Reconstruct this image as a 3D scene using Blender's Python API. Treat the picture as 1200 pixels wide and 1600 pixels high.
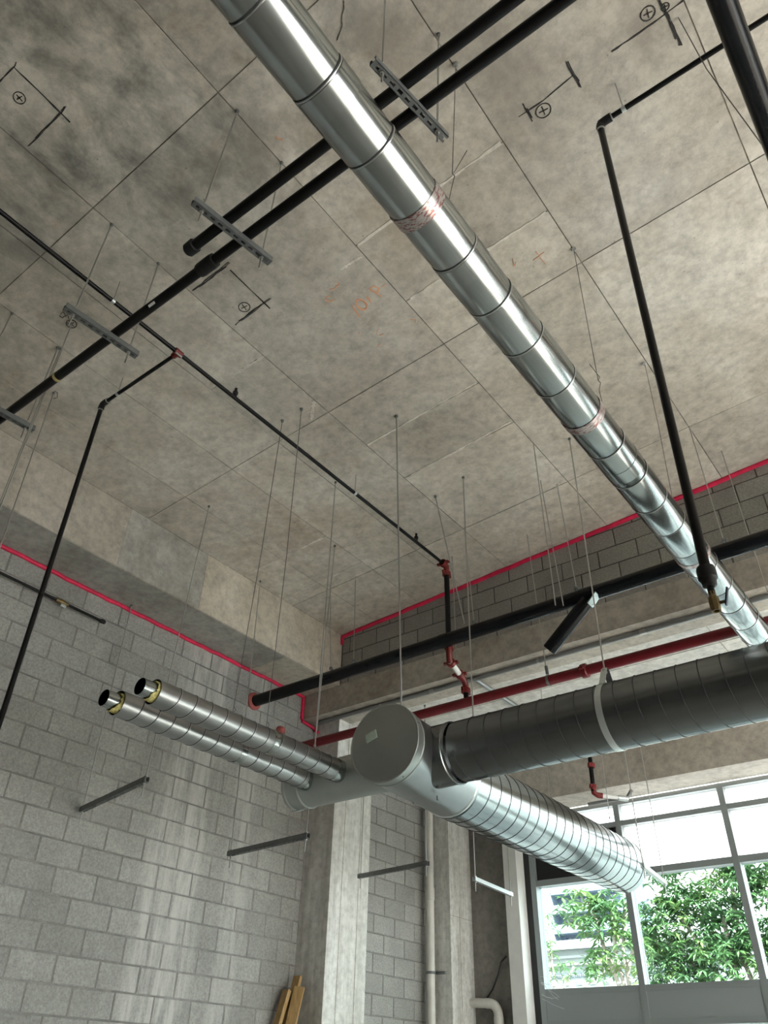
import bpy, math, random
from mathutils import Vector, Matrix

random.seed(7)
for o in list(bpy.data.objects):
    bpy.data.objects.remove(o, do_unlink=True)
scene = bpy.context.scene
COL = scene.collection
EYE = 1.6                      # eye height above the floor; all z below are measured from the eye

# ------------------------------------------------------------------ camera
yaw, pit, roll = 0.67006973, 0.63963852, 0.02913858
cy, sy = math.cos(yaw), math.sin(yaw)
fwd = Vector((-sy*math.cos(pit), cy*math.cos(pit), math.sin(pit)))
rt = Vector((cy, sy, 0)); up = rt.cross(fwd)
r2 = rt*math.cos(roll)+up*math.sin(roll); u2 = up*math.cos(roll)-rt*math.sin(roll)
cam_d = bpy.data.cameras.new('camera'); cam = bpy.data.objects.new('camera', cam_d); COL.objects.link(cam)
M = Matrix((r2, u2, -fwd)).transposed().to_4x4(); M.translation = Vector((0, 0, EYE)); cam.matrix_world = M
cam_d.sensor_fit = 'VERTICAL'; cam_d.sensor_height = 36; cam_d.sensor_width = 27
cam_d.lens = 1215.717/1600*36; cam_d.clip_end = 600; cam_d.clip_start = 0.05
scene.camera = cam

# ------------------------------------------------------------------ sky, sun, exposure
world = bpy.data.worlds.new('sky'); scene.world = world; world.use_nodes = True
wn = world.node_tree; wn.nodes.clear()
wo = wn.nodes.new('ShaderNodeOutputWorld'); wb = wn.nodes.new('ShaderNodeBackground')
wb.inputs['Color'].default_value = (1.0, 0.985, 0.96, 1); wb.inputs['Strength'].default_value = 4.6
wn.links.new(wb.outputs[0], wo.inputs[0])
sun_d = bpy.data.lights.new('sun', 'SUN'); sun_d.energy = 40.0; sun_d.angle = 0.009; sun_d.color = (1, 0.94, 0.86)
sun = bpy.data.objects.new('sun', sun_d); COL.objects.link(sun)
sun.location = (8, 20, 20)
sun.rotation_euler = Vector((-1.0, 0.5, -0.9)).to_track_quat('-Z', 'Y').to_euler()
vs = scene.view_settings
vs.view_transform = 'Standard'; vs.look = 'None'; vs.gamma = 1.0; vs.use_curve_mapping = False
vs.exposure = 1.15

# ------------------------------------------------------------------ materials
def new_mat(name):
    m = bpy.data.materials.new(name); m.use_nodes = True
    n = m.node_tree; n.nodes.clear()
    out = n.nodes.new('ShaderNodeOutputMaterial'); b = n.nodes.new('ShaderNodeBsdfPrincipled')
    n.links.new(b.outputs[0], out.inputs[0])
    return m, n, b, out
def N(n, t, **kw):
    x = n.nodes.new(t)
    for k, v in kw.items():
        if k in x.inputs.keys(): x.inputs[k].default_value = v
        else: setattr(x, k, v)
    return x
def pos(n, scale=(1, 1, 1)):
    g = n.nodes.new('ShaderNodeNewGeometry'); mp = n.nodes.new('ShaderNodeMapping')
    mp.inputs['Scale'].default_value = scale
    n.links.new(g.outputs['Position'], mp.inputs['Vector'])
    return mp.outputs[0]
def noise(n, vec, scale, detail=4, rough=0.55, dist=0.0):
    t = N(n, 'ShaderNodeTexNoise'); t.inputs['Scale'].default_value = scale; t.inputs['Detail'].default_value = detail
    t.inputs['Roughness'].default_value = rough; t.inputs['Distortion'].default_value = dist
    n.links.new(vec, t.inputs['Vector']); return t.outputs[0]
def ramp(n, fac, stops):
    r = n.nodes.new('ShaderNodeValToRGB'); e = r.color_ramp.elements
    while len(e) < len(stops): e.new(0.5)
    for i, (p, c) in enumerate(stops):
        e[i].position = p; e[i].color = (c[0], c[1], c[2], 1) if not isinstance(c, (int, float)) else (c, c, c, 1)
    n.links.new(fac, r.inputs[0]); return r.outputs[0]
def mix(n, a, b, fac, mode='MIX'):
    m = n.nodes.new('ShaderNodeMix'); m.data_type = 'RGBA'; m.blend_type = mode
    for s, i in ((a, 6), (b, 7)):
        if isinstance(s, tuple): m.inputs[i].default_value = (s[0], s[1], s[2], 1)
        else: n.links.new(s, m.inputs[i])
    if isinstance(fac, (int, float)): m.inputs[0].default_value = fac
    else: n.links.new(fac, m.inputs[0])
    return m.outputs[2]
def bump(n, b, h, strength=0.3, dist=0.01):
    x = n.nodes.new('ShaderNodeBump'); x.inputs['Strength'].default_value = strength; x.inputs['Distance'].default_value = dist
    n.links.new(h, x.inputs['Height']); n.links.new(x.outputs[0], b.inputs['Normal'])
def orand(n):
    return n.nodes.new('ShaderNodeObjectInfo').outputs['Random']
def sval(c, k): return (c[0]*k, c[1]*k, c[2]*k)

MAT = {}
def concrete(name, c1, c2, c3, big=0.7, stretch=(1, 1, 1), var=0.12, rough=0.85, stain=None, pits=True, bs=0.25, rusty=0.0):
    m, n, b, _ = new_mat(name)
    p = pos(n, stretch)
    col = ramp(n, noise(n, p, big, 6, 0.6, 0.6), [(0.32, c1), (0.52, c2), (0.7, c3)])
    mid = ramp(n, noise(n, p, 3.1, 6, 0.65, 1.4), [(0.3, 0.84), (0.5, 1.0), (0.72, 1.08)])
    col = mix(n, col, mid, 1.0, 'MULTIPLY')
    rust = ramp(n, noise(n, pos(n, (1, 1.6, 1)), 1.9, 5, 0.7, 1.8), [(0.56, 0.0), (0.72, 1.0)])
    if rusty:
        ru = N(n, 'ShaderNodeMath', operation='MULTIPLY'); ru.inputs[1].default_value = rusty; n.links.new(rust, ru.inputs[0])
        col = mix(n, col, (0.36, 0.26, 0.17), ru.outputs[0])
    fine = noise(n, pos(n), 13.0, 7, 0.72)
    col = mix(n, col, ramp(n, fine, [(0.3, 0.66), (0.6, 1.08)]), 0.85, 'MULTIPLY')
    v = ramp(n, orand(n), [(0.0, 1-var), (1.0, 1+var*0.6)])
    col = mix(n, col, v, 1.0, 'MULTIPLY')
    if stain:
        for (cx, cyy, rad, ct, amt) in stain:
            g = n.nodes.new('ShaderNodeNewGeometry')
            d = N(n, 'ShaderNodeVectorMath', operation='DISTANCE'); d.inputs[1].default_value = (cx, cyy, 0)
            fl = N(n, 'ShaderNodeVectorMath', operation='MULTIPLY'); fl.inputs[1].default_value = (1, 1, 0)
            n.links.new(g.outputs['Position'], fl.inputs[0]); n.links.new(fl.outputs[0], d.inputs[0])
            mr = N(n, 'ShaderNodeMapRange'); mr.inputs[1].default_value = rad; mr.inputs[2].default_value = rad*0.3
            n.links.new(d.outputs['Value'], mr.inputs[0])
            ns = ramp(n, noise(n, pos(n, (1.5, 0.9, 1)), 1.9, 7, 0.68, 0.3), [(0.44, 0.0), (0.64, 1.0)])
            mu = N(n, 'ShaderNodeMath', operation='MULTIPLY'); n.links.new(mr.outputs[0], mu.inputs[0]); n.links.new(ns, mu.inputs[1])
            mu2 = N(n, 'ShaderNodeMath', operation='MULTIPLY'); mu2.inputs[1].default_value = amt; n.links.new(mu.outputs[0], mu2.inputs[0])
            col = mix(n, col, ct, mu2.outputs[0])
    if pits:
        vo = N(n, 'ShaderNodeTexVoronoi'); vo.inputs['Scale'].default_value = 7.0; n.links.new(pos(n), vo.inputs['Vector'])
        pt = ramp(n, vo.outputs['Distance'], [(0.03, 0.45), (0.06, 1.0)])
        col = mix(n, col, pt, 0.6, 'MULTIPLY')
    n.links.new(col, b.inputs['Base Color']); b.inputs['Roughness'].default_value = rough
    h = noise(n, pos(n), 45, 5, 0.7)
    bump(n, b, h, bs, 0.006)
    MAT[name] = m; return m
concrete('ceiling_concrete', (0.43, 0.385, 0.325), (0.58, 0.535, 0.465), (0.675, 0.64, 0.58), 0.9, var=0.12,
         stain=[(-2.9, 0.3, 2.3, (0.16, 0.155, 0.14), 0.9), (-1.0, 1.6, 1.4, (0.28, 0.25, 0.22), 0.5), (0.4, 2.6, 1.6, (0.25, 0.21, 0.18), 0.5),
                (-5.0, 4.5, 1.1, (0.30, 0.19, 0.11), 0.45), (-1.8, 2.2, 1.0, (0.36, 0.27, 0.18), 0.4)], rusty=0.38)
concrete('beam_concrete', (0.33, 0.295, 0.245), (0.44, 0.40, 0.345), (0.51, 0.475, 0.415), 0.9, var=0.03)
concrete('grey_concrete', (0.27, 0.255, 0.225), (0.37, 0.355, 0.325), (0.45, 0.435, 0.40), 1.6, var=0.04)
concrete('warm_concrete', (0.42, 0.37, 0.30), (0.53, 0.48, 0.40), (0.60, 0.55, 0.475), 1.0, var=0.03, rusty=.3)
concrete('column_concrete', (0.52, 0.51, 0.475), (0.64, 0.63, 0.595), (0.72, 0.71, 0.68), 1.2, stretch=(5, 5, 0.35), var=0.02)
concrete('soffit_concrete', (0.58, 0.56, 0.52), (0.70, 0.68, 0.64), (0.77, 0.75, 0.72), 1.4, var=0.02)  # tone raised to carry light bounced off the floor by the window
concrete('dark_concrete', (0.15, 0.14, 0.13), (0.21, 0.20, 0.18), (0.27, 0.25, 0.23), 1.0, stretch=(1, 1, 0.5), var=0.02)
concrete('floor_concrete', (0.27, 0.25, 0.225), (0.34, 0.315, 0.285), (0.39, 0.365, 0.335), 0.6, var=0.0, rough=0.6)
concrete('ridge_laitance', (0.58, 0.54, 0.47), (0.70, 0.66, 0.59), (0.78, 0.74, 0.68), 4, var=0.1)
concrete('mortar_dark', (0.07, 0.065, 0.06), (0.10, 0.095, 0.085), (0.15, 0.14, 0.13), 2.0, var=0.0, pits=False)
concrete('seam_backing', (0.10, 0.085, 0.07), (0.20, 0.18, 0.15), (0.45, 0.41, 0.36), 2.0, var=0.0, pits=False)  # mottled dark slab tone that shows in the gaps between ceiling panels
concrete('mortar', (0.17, 0.165, 0.155), (0.235, 0.23, 0.215), (0.32, 0.31, 0.295), 2.0, var=0.0, pits=False)

def cmu_mat(name, base, smear):
    m, n, b, _ = new_mat(name)
    v = ramp(n, orand(n), [(0.0, sval(base, 0.88)), (0.5, base), (1.0, sval(base, 1.07))])
    fine = ramp(n, noise(n, pos(n), 55, 5, 0.75), [(0.3, 0.55), (0.62, 1.12)])
    big = ramp(n, noise(n, pos(n), 2.4, 4, 0.6, 0.5), [(0.3, 0.86), (0.7, 1.08)])
    col = mix(n, mix(n, v, fine, 0.85, 'MULTIPLY'), big, 1.0, 'MULTIPLY')
    if smear:
        # pale grout runs left by filled cells: vertical bands with ragged edges
        g = n.nodes.new('ShaderNodeNewGeometry'); sp = n.nodes.new('ShaderNodeSeparateXYZ'); n.links.new(g.outputs['Position'], sp.inputs[0])
        for yc, w, amt in smear:
            s = N(n, 'ShaderNodeMath', operation='SUBTRACT'); s.inputs[1].default_value = yc; n.links.new(sp.outputs['Y'], s.inputs[0])
            a = N(n, 'ShaderNodeMath', operation='ABSOLUTE'); n.links.new(s.outputs[0], a.inputs[0])
            mr = N(n, 'ShaderNodeMapRange'); mr.inputs[1].default_value = w; mr.inputs[2].default_value = w*0.55; n.links.new(a.outputs[0], mr.inputs[0])
            ns = ramp(n, noise(n, pos(n, (1, 5, 0.7)), 1.6, 5, 0.7, 0.4), [(0.38, 0.0), (0.6, 1.0)])
            mu = N(n, 'ShaderNodeMath', operation='MULTIPLY'); n.links.new(mr.outputs[0], mu.inputs[0]); n.links.new(ns, mu.inputs[1])
            mu2 = N(n, 'ShaderNodeMath', operation='MULTIPLY'); mu2.inputs[1].default_value = amt; n.links.new(mu.outputs[0], mu2.inputs[0])
            col = mix(n, col, (0.62, 0.61, 0.58), mu2.outputs[0])
    n.links.new(col, b.inputs['Base Color']); b.inputs['Roughness'].default_value = 0.95
    bump(n, b, noise(n, pos(n), 70, 5, 0.8), 0.6, 0.008)
    MAT[name] = m
cmu_mat('block', (0.355, 0.35, 0.33), [(4.98, 0.42, 0.7), (5.75, 0.2, 0.4)])
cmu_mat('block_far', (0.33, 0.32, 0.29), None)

def simple(name, c, rough=0.5, metal=0.0, nz=0.0, nscale=20, spec=None, coat=0.0):
    m, n, b, _ = new_mat(name)
    if nz:
        col = ramp(n, noise(n, pos(n), nscale, 4, 0.6), [(0.3, sval(c, 1-nz)), (0.7, sval(c, 1+nz))])
        n.links.new(col, b.inputs['Base Color'])
    else:
        b.inputs['Base Color'].default_value = (c[0], c[1], c[2], 1)
    b.inputs['Roughness'].default_value = rough; b.inputs['Metallic'].default_value = metal
    if spec is not None: b.inputs['Specular IOR Level'].default_value = spec
    if coat: b.inputs['Coat Weight'].default_value = coat; b.inputs['Coat Roughness'].default_value = 0.15
    MAT[name] = m; return m
def galv(name, c, r0, r1, scale=(1, 1, 1), metal=1.0):
    m, n, b, _ = new_mat(name)
    t = noise(n, pos(n, scale), 5, 4, 0.55, 0.3)
    col = ramp(n, t, [(0.3, sval(c, 0.95)), (0.7, sval(c, 1.03))])
    col = mix(n, col, ramp(n, orand(n), [(0, 0.9), (1, 1.06)]), 1.0, 'MULTIPLY')
    n.links.new(col, b.inputs['Base Color'])
    rr = ramp(n, noise(n, pos(n), 2.2, 2, 0.5), [(0.3, r0), (0.7, r1)])
    n.links.new(rr, b.inputs['Roughness']); b.inputs['Metallic'].default_value = metal
    b.inputs['Specular Tint'].default_value = (0.6, 0.6, 0.6, 1)
    MAT[name] = m
galv('galvanized', (0.465, 0.50, 0.505), 0.17, 0.21)
galv('galvanized_dull', (0.24, 0.255, 0.26), 0.20, 0.27)
galv('galvanized_small', (0.43, 0.44, 0.445), 0.29, 0.35)
galv('galvanized_cap', (0.47, 0.50, 0.485), 0.42, 0.55)
simple('seam_dark', (0.045, 0.047, 0.05), 0.6, 0.0, spec=.2)
simple('seam_bright', (0.72, 0.74, 0.75), 0.3, 1.0)
simple('zinc_rod', (0.48, 0.48, 0.465), 0.38, 0.9)
simple('strut_grey', (0.17, 0.18, 0.18), 0.5, 0.3, 0.12, 30)
simple('strut_bright', (0.62, 0.66, 0.66), 0.4, 0.7)
simple('wire_dark', (0.16, 0.155, 0.15), 0.5, 0.6)
simple('black_pipe', (0.006, 0.006, 0.0065), 0.30, 0.0, 0.25, 12, 0.22)
simple('black_fitting', (0.014, 0.014, 0.015), 0.5, 0.0, 0.3, 30, 0.25)
simple('black_plastic', (0.006, 0.007, 0.009), 0.22, 0.0, 0.1, 6, 0.24)
simple('red_paint', (0.15, 0.005, 0.012), 0.35, 0.0, 0.15, 10)
simple('red_fitting', (0.17, 0.013, 0.012), 0.45, 0.0, 0.25, 40)
simple('red_caulk', (0.72, 0.018, 0.085), 0.55, 0.0, 0.22, 9)
simple('firestop', (0.42, 0.10, 0.09), 0.7, 0.0, 0.2, 30)
simple('brass', (0.22, 0.16, 0.075), 0.45, 0.8, 0.25, 30)
simple('valve_lever', (0.02, 0.03, 0.06), 0.4)
simple('pvc', (0.62, 0.60, 0.55), 0.4, 0.0, 0.12, 5)
simple('conduit_grey', (0.30, 0.31, 0.31), 0.42, 0.7)
simple('insulation', (0.62, 0.56, 0.22), 1.0, 0.0, 0.35, 60)
simple('duct_inside_shade', (0.05, 0.055, 0.06), 0.6, 0.6)
simple('frame_grey', (0.30, 0.33, 0.335), 0.42, 0.35)
simple('spandrel', (0.31, 0.34, 0.35), 0.45, 0.2)
simple('dark_panel', (0.012, 0.013, 0.014), 0.4)
simple('white_trim', (0.75, 0.75, 0.73), 0.6, 0.0, 0.06, 6)
simple('wall_paint', (0.36, 0.35, 0.33), 0.9, 0.0, 0.08, 2)
simple('back_wall_paint', (0.16, 0.15, 0.14), 0.9, 0.0, 0.08, 2)
simple('marker_black', (0.035, 0.033, 0.032), 0.9)
simple('chalk_orange', (0.72, 0.40, 0.26), 0.9)
simple('cable_black', (0.03, 0.03, 0.03), 0.6)
simple('sticker', (0.50, 0.62, 0.54), 0.6, 0.0, 0.15, 60)
simple('plastic_strand', (0.8, 0.8, 0.8), 0.4)
simple('white_label', (0.8, 0.8, 0.78), 0.6)
simple('yellow_tape', (0.55, 0.45, 0.2), 0.6)
# foil tape with printed red lettering worn to flecks
m, n, b, _ = new_mat('foil_tape')
t = noise(n, pos(n, (1, 3, 1)), 38, 3, 0.7)
n.links.new(ramp(n, t, [(0.5, (0.52, 0.49, 0.48)), (0.58, (0.30, 0.13, 0.13))]), b.inputs['Base Color'])
b.inputs['Metallic'].default_value = 0.7; b.inputs['Roughness'].default_value = 0.3; MAT['foil_tape'] = m
# wood
m, n, b, _ = new_mat('pine')
t = noise(n, pos(n, (18, 18, 1.2)), 2.0, 5, 0.6, 0.6)
n.links.new(ramp(n, t, [(0.3, (0.30, 0.18, 0.07)), (0.6, (0.47, 0.31, 0.13)), (0.75, (0.38, 0.23, 0.09))]), b.inputs['Base Color'])
b.inputs['Roughness'].default_value = 0.7; MAT['pine'] = m
# glass
m = bpy.data.materials.new('glass'); m.use_nodes = True; n = m.node_tree; n.nodes.clear()
out = n.nodes.new('ShaderNodeOutputMaterial'); tr = n.nodes.new('ShaderNodeBsdfTransparent'); gl = n.nodes.new('ShaderNodeBsdfGlossy')
tr.inputs[0].default_value = (0.94, 0.955, 0.95, 1); gl.inputs['Roughness'].default_value = 0.02
mx = n.nodes.new('ShaderNodeMixShader'); mx.inputs[0].default_value = 0.05
n.links.new(tr.outputs[0], mx.inputs[1]); n.links.new(gl.outputs[0], mx.inputs[2]); n.links.new(mx.outputs[0], out.inputs[0]); MAT['glass'] = m
m = MAT['glass'].copy(); m.name = 'tinted_glass'; MAT['tinted_glass'] = m
for q in m.node_tree.nodes:
    if q.type == 'BSDF_TRANSPARENT': q.inputs[0].default_value = (0.74, 0.83, 0.835, 1)
# white film on the upper lites
m = bpy.data.materials.new('frosted_glass'); m.use_nodes = True; n = m.node_tree; n.nodes.clear()
out = n.nodes.new('ShaderNodeOutputMaterial'); tl = n.nodes.new('ShaderNodeBsdfTranslucent'); tr = n.nodes.new('ShaderNodeBsdfTransparent')
tl.inputs[0].default_value = (0.88, 0.92, 0.93, 1); mx = n.nodes.new('ShaderNodeMixShader'); mx.inputs[0].default_value = 0.12
n.links.new(tl.outputs[0], mx.inputs[1]); n.links.new(tr.outputs[0], mx.inputs[2]); n.links.new(mx.outputs[0], out.inputs[0]); MAT['frosted_glass'] = m
# outdoors
m, n, b, _ = new_mat('leaf')
col = ramp(n, noise(n, pos(n), 1.3, 3, 0.6), [(0.3, (0.045, 0.105, 0.05)), (0.55, (0.085, 0.165, 0.06)), (0.75, (0.19, 0.26, 0.075))])
n.links.new(col, b.inputs['Base Color']); b.inputs['Roughness'].default_value = 0.4
tl = n.nodes.new('ShaderNodeBsdfTranslucent'); n.links.new(col, tl.inputs[0]); ms = n.nodes.new('ShaderNodeMixShader'); ms.inputs[0].default_value = 0.35
n.links.new(b.outputs[0], ms.inputs[1]); n.links.new(tl.outputs[0], ms.inputs[2]); n.links.new(ms.outputs[0], _.inputs[0]); MAT['leaf'] = m
simple('bark', (0.30, 0.25, 0.21), 0.9, 0.0, 0.3, 12)
simple('apartment_wall', (0.08, 0.11, 0.17), 0.8)
simple('apartment_slab', (0.15, 0.19, 0.24), 0.8)
simple('apartment_glass', (0.02, 0.03, 0.06), 0.2)
simple('apartment_curtain', (0.15, 0.17, 0.21), 0.8)
simple('white_stucco', (0.22, 0.235, 0.23), 0.9)
simple('louvre', (0.07, 0.09, 0.12), 0.6)
simple('asphalt', (0.12, 0.12, 0.12), 0.9, 0.0, 0.2, 1)

# ------------------------------------------------------------------ mesh helpers
WORLD = {}
def basis(d):
    d = Vector(d).normalized()
    a = Vector((0, 0, 1)) if abs(d.z) < 0.9 else Vector((1, 0, 0))
    u = d.cross(a).normalized(); v = d.cross(u).normalized()
    return d, u, v
class MB:
    def __init__(s): s.v = []; s.f = []
    def add(s, vs, fs):
        o = len(s.v); s.v += [tuple(x) for x in vs]; s.f += [tuple(i+o for i in f) for f in fs]; return s
    def box(s, x0, x1, y0, y1, z0, z1):
        return s.add([(x0, y0, z0), (x1, y0, z0), (x1, y1, z0), (x0, y1, z0), (x0, y0, z1), (x1, y0, z1), (x1, y1, z1), (x0, y1, z1)],
                     [(0, 3, 2, 1), (4, 5, 6, 7), (0, 1, 5, 4), (1, 2, 6, 5), (2, 3, 7, 6), (3, 0, 4, 7)])
    def hexa(s, bot, top):      # four bottom points, four top points, same winding (ccw from above)
        return s.add(list(bot)+list(top), [(0, 3, 2, 1), (4, 5, 6, 7), (0, 1, 5, 4), (1, 2, 6, 5), (2, 3, 7, 6), (3, 0, 4, 7)])
    def obox(s, c, ux, uy, uz, hx, hy, hz):
        c, ux, uy, uz = Vector(c), Vector(ux), Vector(uy), Vector(uz)
        P = lambda a, b_, d: c+ux*hx*a+uy*hy*b_+uz*hz*d
        return s.hexa([P(-1, -1, -1), P(1, -1, -1), P(1, 1, -1), P(-1, 1, -1)], [P(-1, -1, 1), P(1, -1, 1), P(1, 1, 1), P(-1, 1, 1)])
    def lathe(s, p, d, prof, nseg=24):
        p = Vector(p); d, u, v = basis(d); vs = []; fs = []
        for t, r in prof:
            for k in range(nseg):
                a = 2*math.pi*k/nseg; vs.append(p+d*t+(u*math.cos(a)+v*math.sin(a))*max(r, 1e-4))
        for i in range(len(prof)-1):
            for k in range(nseg):
                k2 = (k+1) % nseg
                fs.append((i*nseg+k, i*nseg+k2, (i+1)*nseg+k2, (i+1)*nseg+k))
        return s.add(vs, fs)
    def tube(s, a, b_, r, nseg=16, caps=True, rb=None):
        a, b_ = Vector(a), Vector(b_); L = (b_-a).length; rb = r if rb is None else rb
        return s.lathe(a, b_-a, ([(0, 0)] if caps else [])+[(0, r), (L, rb)]+([(L, 0)] if caps else []), nseg)
    def path(s, pts, r, nseg=10, caps=True):
        pts = [Vector(q) for q in pts]; _, u, v = basis(pts[1]-pts[0]); vs = []; fs = []
        prev = (pts[1]-pts[0]).normalized()
        for i, q in enumerate(pts):
            t = ((pts[min(i+1, len(pts)-1)]-pts[max(i-1, 0)])).normalized()
            R = prev.rotation_difference(t); u = R @ u; v = R @ v; prev = t
            for k in range(nseg):
                a = 2*math.pi*k/nseg; vs.append(q+(u*math.cos(a)+v*math.sin(a))*r)
        for i in range(len(pts)-1):
            for k in range(nseg):
                k2 = (k+1) % nseg; fs.append((i*nseg+k, i*nseg+k2, (i+1)*nseg+k2, (i+1)*nseg+k))
        if caps: fs.append(tuple(range(nseg))[::-1]); fs.append(tuple((len(pts)-1)*nseg+k for k in range(nseg)))
        return s.add(vs, fs)
    def helix(s, p, d, R, L, pitch, w, h, hand=1, phase=0.0, per=40):
        p = Vector(p); d, u, v = basis(d); turns = L/pitch; m_ = int(turns*per); vs = []; fs = []
        for i in range(m_+1):
            a = phase+hand*2*math.pi*i/per; t = pitch*i/per; rad = u*math.cos(a)+v*math.sin(a)
            for dt, rr in ((-w, R-0.001), (-w*0.5, R+h), (w*0.5, R+h), (w, R-0.001)): vs.append(p+d*(t+dt)+rad*rr)
        for i in range(m_):
            for k in range(3): fs.append((4*i+k, 4*i+k+1, 4*i+5+k, 4*i+4+k))
        return s.add(vs, fs)
    def build(s, name, mat, parent=None, smooth=False, ang=40):
        xs, ys, zs = zip(*s.v)
        o0 = Vector(((min(xs)+max(xs))/2, (min(ys)+max(ys))/2, min(zs)))
        me = bpy.data.meshes.new(name); me.from_pydata([Vector(q)-o0 for q in s.v], [], s.f); me.materials.append(MAT[mat] if isinstance(mat, str) else mat)
        if smooth:
            me.polygons.foreach_set('use_smooth', [True]*len(me.polygons)); me.set_sharp_from_angle(angle=math.radians(ang))
        me.update()
        return place(bpy.data.objects.new(name, me), o0+Vector((0, 0, EYE)), parent)
def place(o, w, parent=None):
    COL.objects.link(o); WORLD[o.name] = Vector(w)
    if parent: o.parent = parent; o.location = Vector(w)-WORLD[parent.name]
    else: o.location = w
    return o
def inst(src, name, w, parent=None):       # w: eye-relative location of the copy's origin
    return place(bpy.data.objects.new(name, src.data), Vector(w)+Vector((0, 0, EYE)), parent)
def tag(o, label=None, cat=None, group=None, kind=None):
    if label: o['label'] = label
    if cat: o['category'] = cat
    if group: o['group'] = group
    if kind: o['kind'] = kind
    return o
def thing(name, loc, label, cat, group=None):
    e = bpy.data.objects.new(name, None); e.empty_display_size = 0.1
    place(e, Vector(loc)+Vector((0, 0, EYE))); return tag(e, label, cat, group)
def B(): return MB()

# ------------------------------------------------------------------ main dimensions (eye-relative heights, metres)
FL = -EYE
XL, XB, XR = -6.3, -5.74, 6.5        # block wall, beam face, right wall
YF, YW, YK = 6.49, 9.58, -5.0        # upper block wall, window wall, back wall
C0, CS = 4.828, 0.0545               # sloping slab: z = C0 + CS*x
ZLOW, ZB = 3.55, 3.85                # low slab underside, left beam underside
def zc(x): return C0+CS*x

# ------------------------------------------------------------------ structure
def struct(o, label): return tag(o, label, None, None, 'structure')
struct(B().box(XL-0.3, XR+0.3, YK-0.3, YW+0.25, FL-0.2, FL).build('floor', 'floor_concrete'), 'bare grey concrete floor slab below the picture')

ceil = B().hexa([(XL-.3, YK-.3, zc(XL-.3)), (XR+.3, YK-.3, zc(XR+.3)), (XR+.3, YF+.25, zc(XR+.3)), (XL-.3, YF+.25, zc(XL-.3))],
                [(XL-.3, YK-.3, zc(XR)+.4), (XR+.3, YK-.3, zc(XR)+.4), (XR+.3, YF+.25, zc(XR)+.4), (XL-.3, YF+.25, zc(XL)+.7)]).build('ceiling', 'seam_backing')
struct(ceil, 'high sloping concrete ceiling slab showing plywood form panel seams')
XS = [-5.74, -5.2, -4.56, -3.98, -3.39, -2.205, -1.025, 0.155, 1.335, 2.515, 3.7, 4.9, 6.5]
YS = [-5.0, -3.7, -1.3, 1.09, 3.475, 5.59, 6.49]
EXTRA = {0: [4.80, 5.40], 1: [4.80, 5.40], 3: [2.68], 4: [3.99, 4.57], 5: [2.38, 2.97], 6: []}
for i in range(len(XS)-1):
    ys = sorted(YS+EXTRA.get(i, []))
    for j in range(len(ys)-1):
        x0, x1, y0, y1 = XS[i], XS[i+1], ys[j], ys[j+1]
        g = 0.004; d = random.uniform(0.004, 0.0075); t = random.uniform(-.0008, .0008)
        x0 += g; x1 -= g; y0 += g; y1 -= g
        B().hexa([(x0, y0, zc(x0)-d-t), (x1, y0, zc(x1)-d), (x1, y1, zc(x1)-d+t), (x0, y1, zc(x0)-d)],
                 [(x0, y0, zc(x0)+.004), (x1, y0, zc(x1)+.004), (x1, y1, zc(x1)+.004), (x0, y1, zc(x0)+.004)]).build('ceiling_panel', 'ceiling_concrete', ceil)
def cstrip(pts, w, mat, name, off=0.0095, jit=0.0):
    m = B(); k = len(pts); L = []; Rr = []
    for i, (x, y) in enumerate(pts):
        a = Vector(pts[max(i-1, 0)]); c = Vector(pts[min(i+1, k-1)]); t = (c-a); t = t.normalized() if t.length > 1e-6 else Vector((1, 0))
        nn = Vector((-t.y, t.x)); ww = w/2*(1+random.uniform(-jit, jit))
        L.append((x+nn.x*ww, y+nn.y*ww)); Rr.append((x-nn.x*ww, y-nn.y*ww))
    for i in range(k-1):
        q = [L[i], L[i+1], Rr[i+1], Rr[i]]
        m.hexa([(x, y, zc(x)-off) for x, y in q], [(x, y, zc(x)-0.001) for x, y in q])
    return m.build(name, mat, ceil)
def ragged(x0, y0, x1, y1, k=14, j=0.006):
    return [(x0+(x1-x0)*i/k+random.uniform(-j, j)*.4, y0+(y1-y0)*i/k+random.uniform(-j, j)*.6) for i in range(k+1)]
for (x0, y0, x1, y1, w) in [(-3.86, 2.68, -3.40, 2.69, .035), (-2.19, 2.385, -1.04, 2.375, .03), (-2.16, 2.97, -1.04, 2.97, .03), (-3.38, 4.0, -2.22, 3.98, .022),
                            (-3.38, 4.58, -2.23, 4.55, .035), (-5.72, 4.8, -4.6, 4.80, .035), (-5.7, 5.39, -4.6, 5.41, .03), (-2.41, 2.46, -2.23, 2.47, .03),
                            (-3.40, 3.30, -3.56, 3.45, .045), (-3.99, 2.62, -3.98, 3.46, .02)]:
    tag(cstrip(ragged(x0, y0, x1, y1, 22), w*.65, 'ridge_laitance', 'seam_ridge', 0.0085, 0.6), 'pale ridge of cement along a form seam')
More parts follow.
